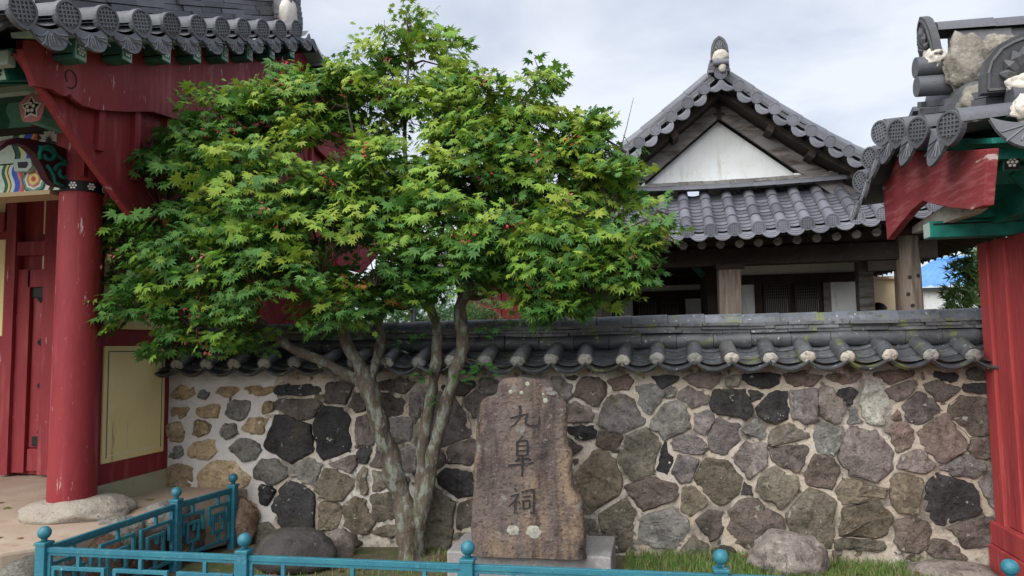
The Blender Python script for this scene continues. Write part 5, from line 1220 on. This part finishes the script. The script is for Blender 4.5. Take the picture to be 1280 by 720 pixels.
limb('limb', [(456, 475, T0 - .05, .062), (447, 452, T0 - .08, .056), (432, 428, T0 - .1, .050), (424, 405, T0 - .12, .046), (408, 388, T0 - .18, .042), (392, 372, T0 - .25, .034), (372, 340, T0 - .35, .026), (345, 290, T0 - .45, .019), (320, 230, T0 - .5, .012), (300, 170, T0 - .5, .007)], M['bark'], tree)
limb('limb', [(462, 478, T0 - .05, .052), (470, 450, T0 - .03, .042), (476, 425, T0, .036), (474, 405, T0, .034), (482, 385, T0, .032), (486, 360, T0, .026), (478, 310, T0 - .1, .020), (460, 240, T0 - .2, .014), (440, 160, T0 - .2, .008), (430, 110, T0 - .2, .005)], M['bark'], tree)
limb('branch', [(474, 412, T0, .030), (462, 398, T0 + .05, .026), (446, 378, T0 + .1, .022), (420, 350, T0 + .15, .017), (395, 300, T0 + .2, .012), (380, 220, T0 + .2, .007)], bu, tree)
limb('branch', [(486, 372, T0, .022), (500, 384, T0 + .02, .022), (512, 382, T0 + .03, .022), (530, 372, T0 + .04, .024)], bu, tree, 8)
limb('branch', [(578, 388, T0 - .05, .036), (584, 372, T0 - .05, .030), (600, 372, T0 - .1, .024), (630, 362, T0 - .2, .018), (668, 352, T0 - .3, .012), (705, 350, T0 - .35, .007)], bu, tree, 8)
limb('branch', [(580, 378, T0 - .06, .034), (572, 352, T0, .026), (566, 320, T0 + .05, .022), (578, 270, T0 + .05, .018), (600, 215, T0 + .05, .013), (640, 160, T0 + .05, .009), (672, 100, T0 + .05, .005)], bu, tree)
limb('branch', [(518, 335, T0, .026), (540, 320, T0 - .1, .022), (552, 290, T0 - .2, .018), (560, 240, T0 - .3, .013), (566, 180, T0 - .3, .008), (560, 120, T0 - .2, .005)], bu, tree)
limb('branch', [(640, 338, T0 - .22, .028), (690, 318, T0 - .1, .02), (735, 285, T0, .014), (770, 240, T0 + .1, .009), (782, 190, T0 + .1, .005)], bu, tree)
limb('branch', [(668, 318, T0 - .28, .02), (720, 310, T0 - .4, .015), (770, 290, T0 - .45, .010), (815, 272, T0 - .45, .006)], bu, tree, 8)
limb('branch', [(318, 396, T0 - .46, .02), (280, 400, T0 - .6, .014), (250, 410, T0 - .65, .008)], bu, tree, 8)
limb('branch', [(345, 290, T0 - .45, .018), (290, 260, T0 - .6, .013), (230, 230, T0 - .7, .008), (190, 190, T0 - .7, .005)], bu, tree, 8)
# crown: clumps (px, py, radius px, Y, how open)
CL_ = [(150, 325, 52, -.55), (205, 240, 66, -.55), (225, 320, 75, -.75), (242, 392, 42, -.65), (180, 370, 52, -.6), (290, 160, 72, -.4), (255, 190, 60, -.5), (310, 250, 85, -.8), (330, 340, 75, -.75), (300, 400, 50, -.6), (370, 150, 66, -.3),
       (410, 120, 45, -.2), (395, 215, 80, -.55), (400, 310, 78, -.7), (420, 380, 45, -.5), (455, 150, 66, -.1), (470, 240, 78, -.45), (470, 320, 75, -.5), (500, 90, 58, .05), (478, 60, 34, .1), (512, 28, 34, .1), (550, 66, 34, .1), (560, 100, 48, .1), (552, 140, 56, 0),
       (610, 130, 55, .1), (650, 110, 36, .1), (668, 92, 28, .1), (650, 165, 48, .1), (600, 200, 76, -.1), (560, 250, 66, -.4), (560, 310, 70, -.4), (640, 270, 80, -.35), (650, 330, 46, -.35), (690, 310, 68, -.35), (700, 250, 62, -.1), (735, 200, 46, .15), (765, 175, 36, .2), (740, 160, 28, .2),
       (760, 250, 52, .0), (775, 292, 46, -.3), (815, 262, 30, -.3), (740, 340, 52, -.35), (690, 365, 38, -.3), (770, 330, 36, -.3), (500, 350, 40, -.2), (160, 290, 40, -.6), (132, 335, 28, -.55), (170, 200, 28, -.6), (215, 430, 22, -.6), (205, 165, 26, -.5),
       (700, 385, 24, -.25), (620, 300, 60, .3), (420, 260, 80, .25), (320, 290, 70, .15), (690, 230, 60, .3), (825, 268, 34, -.35), (838, 258, 22, -.35), (330, 405, 40, -.5), (350, 105, 28, -.3), (440, 95, 30, -.1)]
lv = MB(); tw = MB()
LOBES = [(-2.25, .55), (-1.35, .85), (-.62, .97), (0, 1.08), (.62, .97), (1.35, .85), (2.25, .55)]
def leaf(o, nrm, d, r, col):
    """seven lobed star leaf: o stem end, nrm leaf normal, d direction of the middle lobe"""
    nrm = nrm.normalized(); d = (d - nrm * d.dot(nrm)).normalized(); s = nrm.cross(d); dr = tr.uniform(.05, .30)
    c = o + d * r * .25; vs = [c]; 
    fl = tr.uniform(-.1, .18)
    for i, (a, k) in enumerate(LOBES):
        a2 = a + tr.uniform(-.06, .06); L_ = r * k
        tip = c + d * math.cos(a2) * L_ + s * math.sin(a2) * L_ - nrm * (dr * L_ * (abs(a) * .2 + .5))
        if i:
            am = (LOBES[i - 1][0] + a) / 2; rn = r * .47
            vs.append(c + d * math.cos(am) * rn + s * math.sin(am) * rn + nrm * fl * r * .2)
        vs.append(tip)
    # vs: 0 centre, 1 tip0, 2 notch01, 3 tip1, 4 notch12 ... 13 tip6
    b = o; vs.append(c - d * r * .12)
    fs = [(0, 14, 1, 2)] + [(0, 2 * i, 2 * i + 1, 2 * i + 2) for i in range(1, 6)] + [(0, 12, 13, 14)]
    lv.add(vs, fs, col)
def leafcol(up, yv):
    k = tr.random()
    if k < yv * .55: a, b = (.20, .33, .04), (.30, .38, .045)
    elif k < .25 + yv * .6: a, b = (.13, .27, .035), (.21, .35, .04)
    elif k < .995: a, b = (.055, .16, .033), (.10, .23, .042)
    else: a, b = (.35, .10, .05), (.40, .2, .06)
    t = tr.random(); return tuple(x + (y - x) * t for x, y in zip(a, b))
seeds = []
nodes_np = nodes
def nearest(p):
    return min(nodes_np, key=lambda q: (q - p).length_squared + (.25 if q.z > p.z + .1 else 0))
NL = 0
for ci, (px, py, rp, dy) in enumerate(CL_):
    Y = T0 + dy; c = on_y(px, py, Y); R_ = rp * c.y * 1.02 / F
    ns = int((150 if py > 110 else 58) * (R_ / .4) ** 2) + 8
    hub = c + V3(0, 0, -R_ * .5)
    near = nearest(hub); cnt = 0
    mid = (near + hub) / 2 + V3(tr.uniform(-.05, .05), tr.uniform(-.05, .05), .04)
    tw.tube([near, mid, hub], [.012, .009, .006], 5, False)
    for k in range(ns):
        th = tr.uniform(0, 6.28); cz = tr.uniform(-.85, 1); rr = tr.uniform(.35, 1.0) ** .5
        s_ = math.sqrt(1 - cz * cz); d = V3(math.cos(th) * s_, math.sin(th) * s_, cz)
        q = c + V3(d.x * R_, d.y * R_ * .8, d.z * R_ * .95) * rr * (1 + .34 * fbm(d + V3(ci, 0, 0), 2.4, 2) + (tr.uniform(0, .28) if tr.random() < .12 else 0))
        if fbm(q, 2.4, 2) < -.09: continue                       # gaps between the sprays
        if k % 4 == 0:
            m_ = (hub + q) / 2 + V3(tr.uniform(-.04, .04), tr.uniform(-.04, .04), tr.uniform(0, .06)); tw.tube([hub, m_, q], [.0055, .004, .002], 4, False)
        outw = V3(d.x, d.y, 0) + V3(tr.gauss(0, .35), tr.gauss(0, .35), 0); outw = outw.normalized() if outw.length > .01 else X_
        side = V3(-outw.y, outw.x, 0); droop = tr.uniform(.1, .55)
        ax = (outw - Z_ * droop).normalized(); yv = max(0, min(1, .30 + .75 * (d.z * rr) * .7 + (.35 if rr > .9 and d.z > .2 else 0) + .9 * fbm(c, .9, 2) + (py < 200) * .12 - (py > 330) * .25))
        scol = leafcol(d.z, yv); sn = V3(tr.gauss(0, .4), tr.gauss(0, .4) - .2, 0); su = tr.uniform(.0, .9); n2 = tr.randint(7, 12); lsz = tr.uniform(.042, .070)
        for j in range(n2):
            t = j / n2; sd_ = 1 if j % 2 else -1
            o = q + ax * (t - .35) * .24 + side * sd_ * tr.uniform(.015, .07) + Z_ * tr.gauss(0, .02)
            dirv = (outw * (.5 + t) + side * sd_ * (1.1 - t) - Z_ * tr.uniform(.15, .8)).normalized()
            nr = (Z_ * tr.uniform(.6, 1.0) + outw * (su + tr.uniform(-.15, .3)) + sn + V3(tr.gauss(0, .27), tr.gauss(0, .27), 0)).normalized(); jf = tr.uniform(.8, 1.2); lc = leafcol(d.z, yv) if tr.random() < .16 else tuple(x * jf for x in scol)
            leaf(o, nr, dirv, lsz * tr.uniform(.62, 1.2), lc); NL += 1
        if tr.random() < .09 and d.y < -.3 and rr > .8: seeds.append(q + V3(0, -.07, -.03) + outw * .07)
# low sprigs on the trunk
for px, py, Y in ((595, 462, T0 - .1), (585, 470, T0 - .1), (608, 458, T0 - .12), (620, 405, T0 - .1), (605, 412, T0 - .1), (640, 402, T0 - .15), (520, 422, T0 - .1), (500, 430, T0 - .08), (552, 500, T0 - .12), (530, 470, T0 - .12), (440, 400, T0), (405, 420, T0 + .1), (455, 395, T0 + .1), (430, 415, T0 + .1)):
    q = on_y(px, py, Y); nn = nearest(q); tw.tube([nn, (nn + q) / 2 + Z_ * .02, q], [.005, .004, .002], 4, False)
    for j in range(6 if py < 490 else 4):
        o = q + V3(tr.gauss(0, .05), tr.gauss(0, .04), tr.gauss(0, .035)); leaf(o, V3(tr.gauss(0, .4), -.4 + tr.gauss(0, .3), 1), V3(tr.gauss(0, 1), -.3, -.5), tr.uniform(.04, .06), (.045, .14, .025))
tw.tube([on_y(775, 190, T0 + .1), on_y(783, 160, T0 + .1), on_y(792, 122, T0 + .1)], [.004, .003, .0015], 4)
tw.build('twigs', bu, tree, smooth=True); tree_crown = lv.build('crown', M['leaf'], tree, recalc=False)
print('leaves', NL, 'seeds', len(seeds))
tr.shuffle(seeds)
for q in seeds[:64]:
    mb = MB(); n_ = tr.randint(6, 11); hue = tr.choice([(.55, .05, .07), (.50, .12, .10), (.42, .03, .06), (.5, .2, .13)])
    for j in range(n_):
        a = q + V3(tr.gauss(0, .03), tr.gauss(0, .02), tr.gauss(0, .03)); v = V3(tr.gauss(0, .7), tr.gauss(0, .5), -.4 + tr.gauss(0, .4)).normalized() * tr.uniform(.026, .040); w = v.cross(V3(tr.gauss(0, 1), tr.gauss(0, 1), .3)).normalized() * .010
        f = tr.uniform(.7, 1.2); mb.add([a, a + v * .45 + w, a + v, a + v * .55 - w * .5], [(0, 1, 2, 3)], tuple(min(1, x * f) for x in hue))
    mb.tube([q + Z_ * .06, q], [.002, .0015], 4, False, (.2, .1, .06))
    mb.build('seed_cluster', M['seed'], tree, recalc=False)

# fallen leaves on the soil, the terrace and the grass
keep = lv; lv = MB()
for i in range(230):
    if i % 6: x, y = tr.uniform(-3.2, 2.1), tr.uniform(3.9, 5.7); z = ground_h(x, y) + tr.uniform(.006, .02) + (.03 if x > -.1 else 0)
    else: x, y = tr.uniform(-5.2, -3.9), tr.uniform(4.0, 5.7); z = .449
    if -.62 < x < .85 and 4.7 < y < 5.5: continue
    if z > .4 and math.hypot(x - ax_, y - ay_) < .5: continue
    leaf(V3(x, y, z), V3(tr.gauss(0, .12), tr.gauss(0, .12), 1), V3(tr.gauss(0, 1), tr.gauss(0, 1), 0), tr.uniform(.03, .055), tr.choice([(.22, .12, .05), (.14, .08, .04), (.30, .20, .06), (.25, .08, .04), (.16, .18, .05)]))
lo = lv.build('fallen_leaves', M['leaf'], None, recalc=False); lo['kind'] = 'stuff'
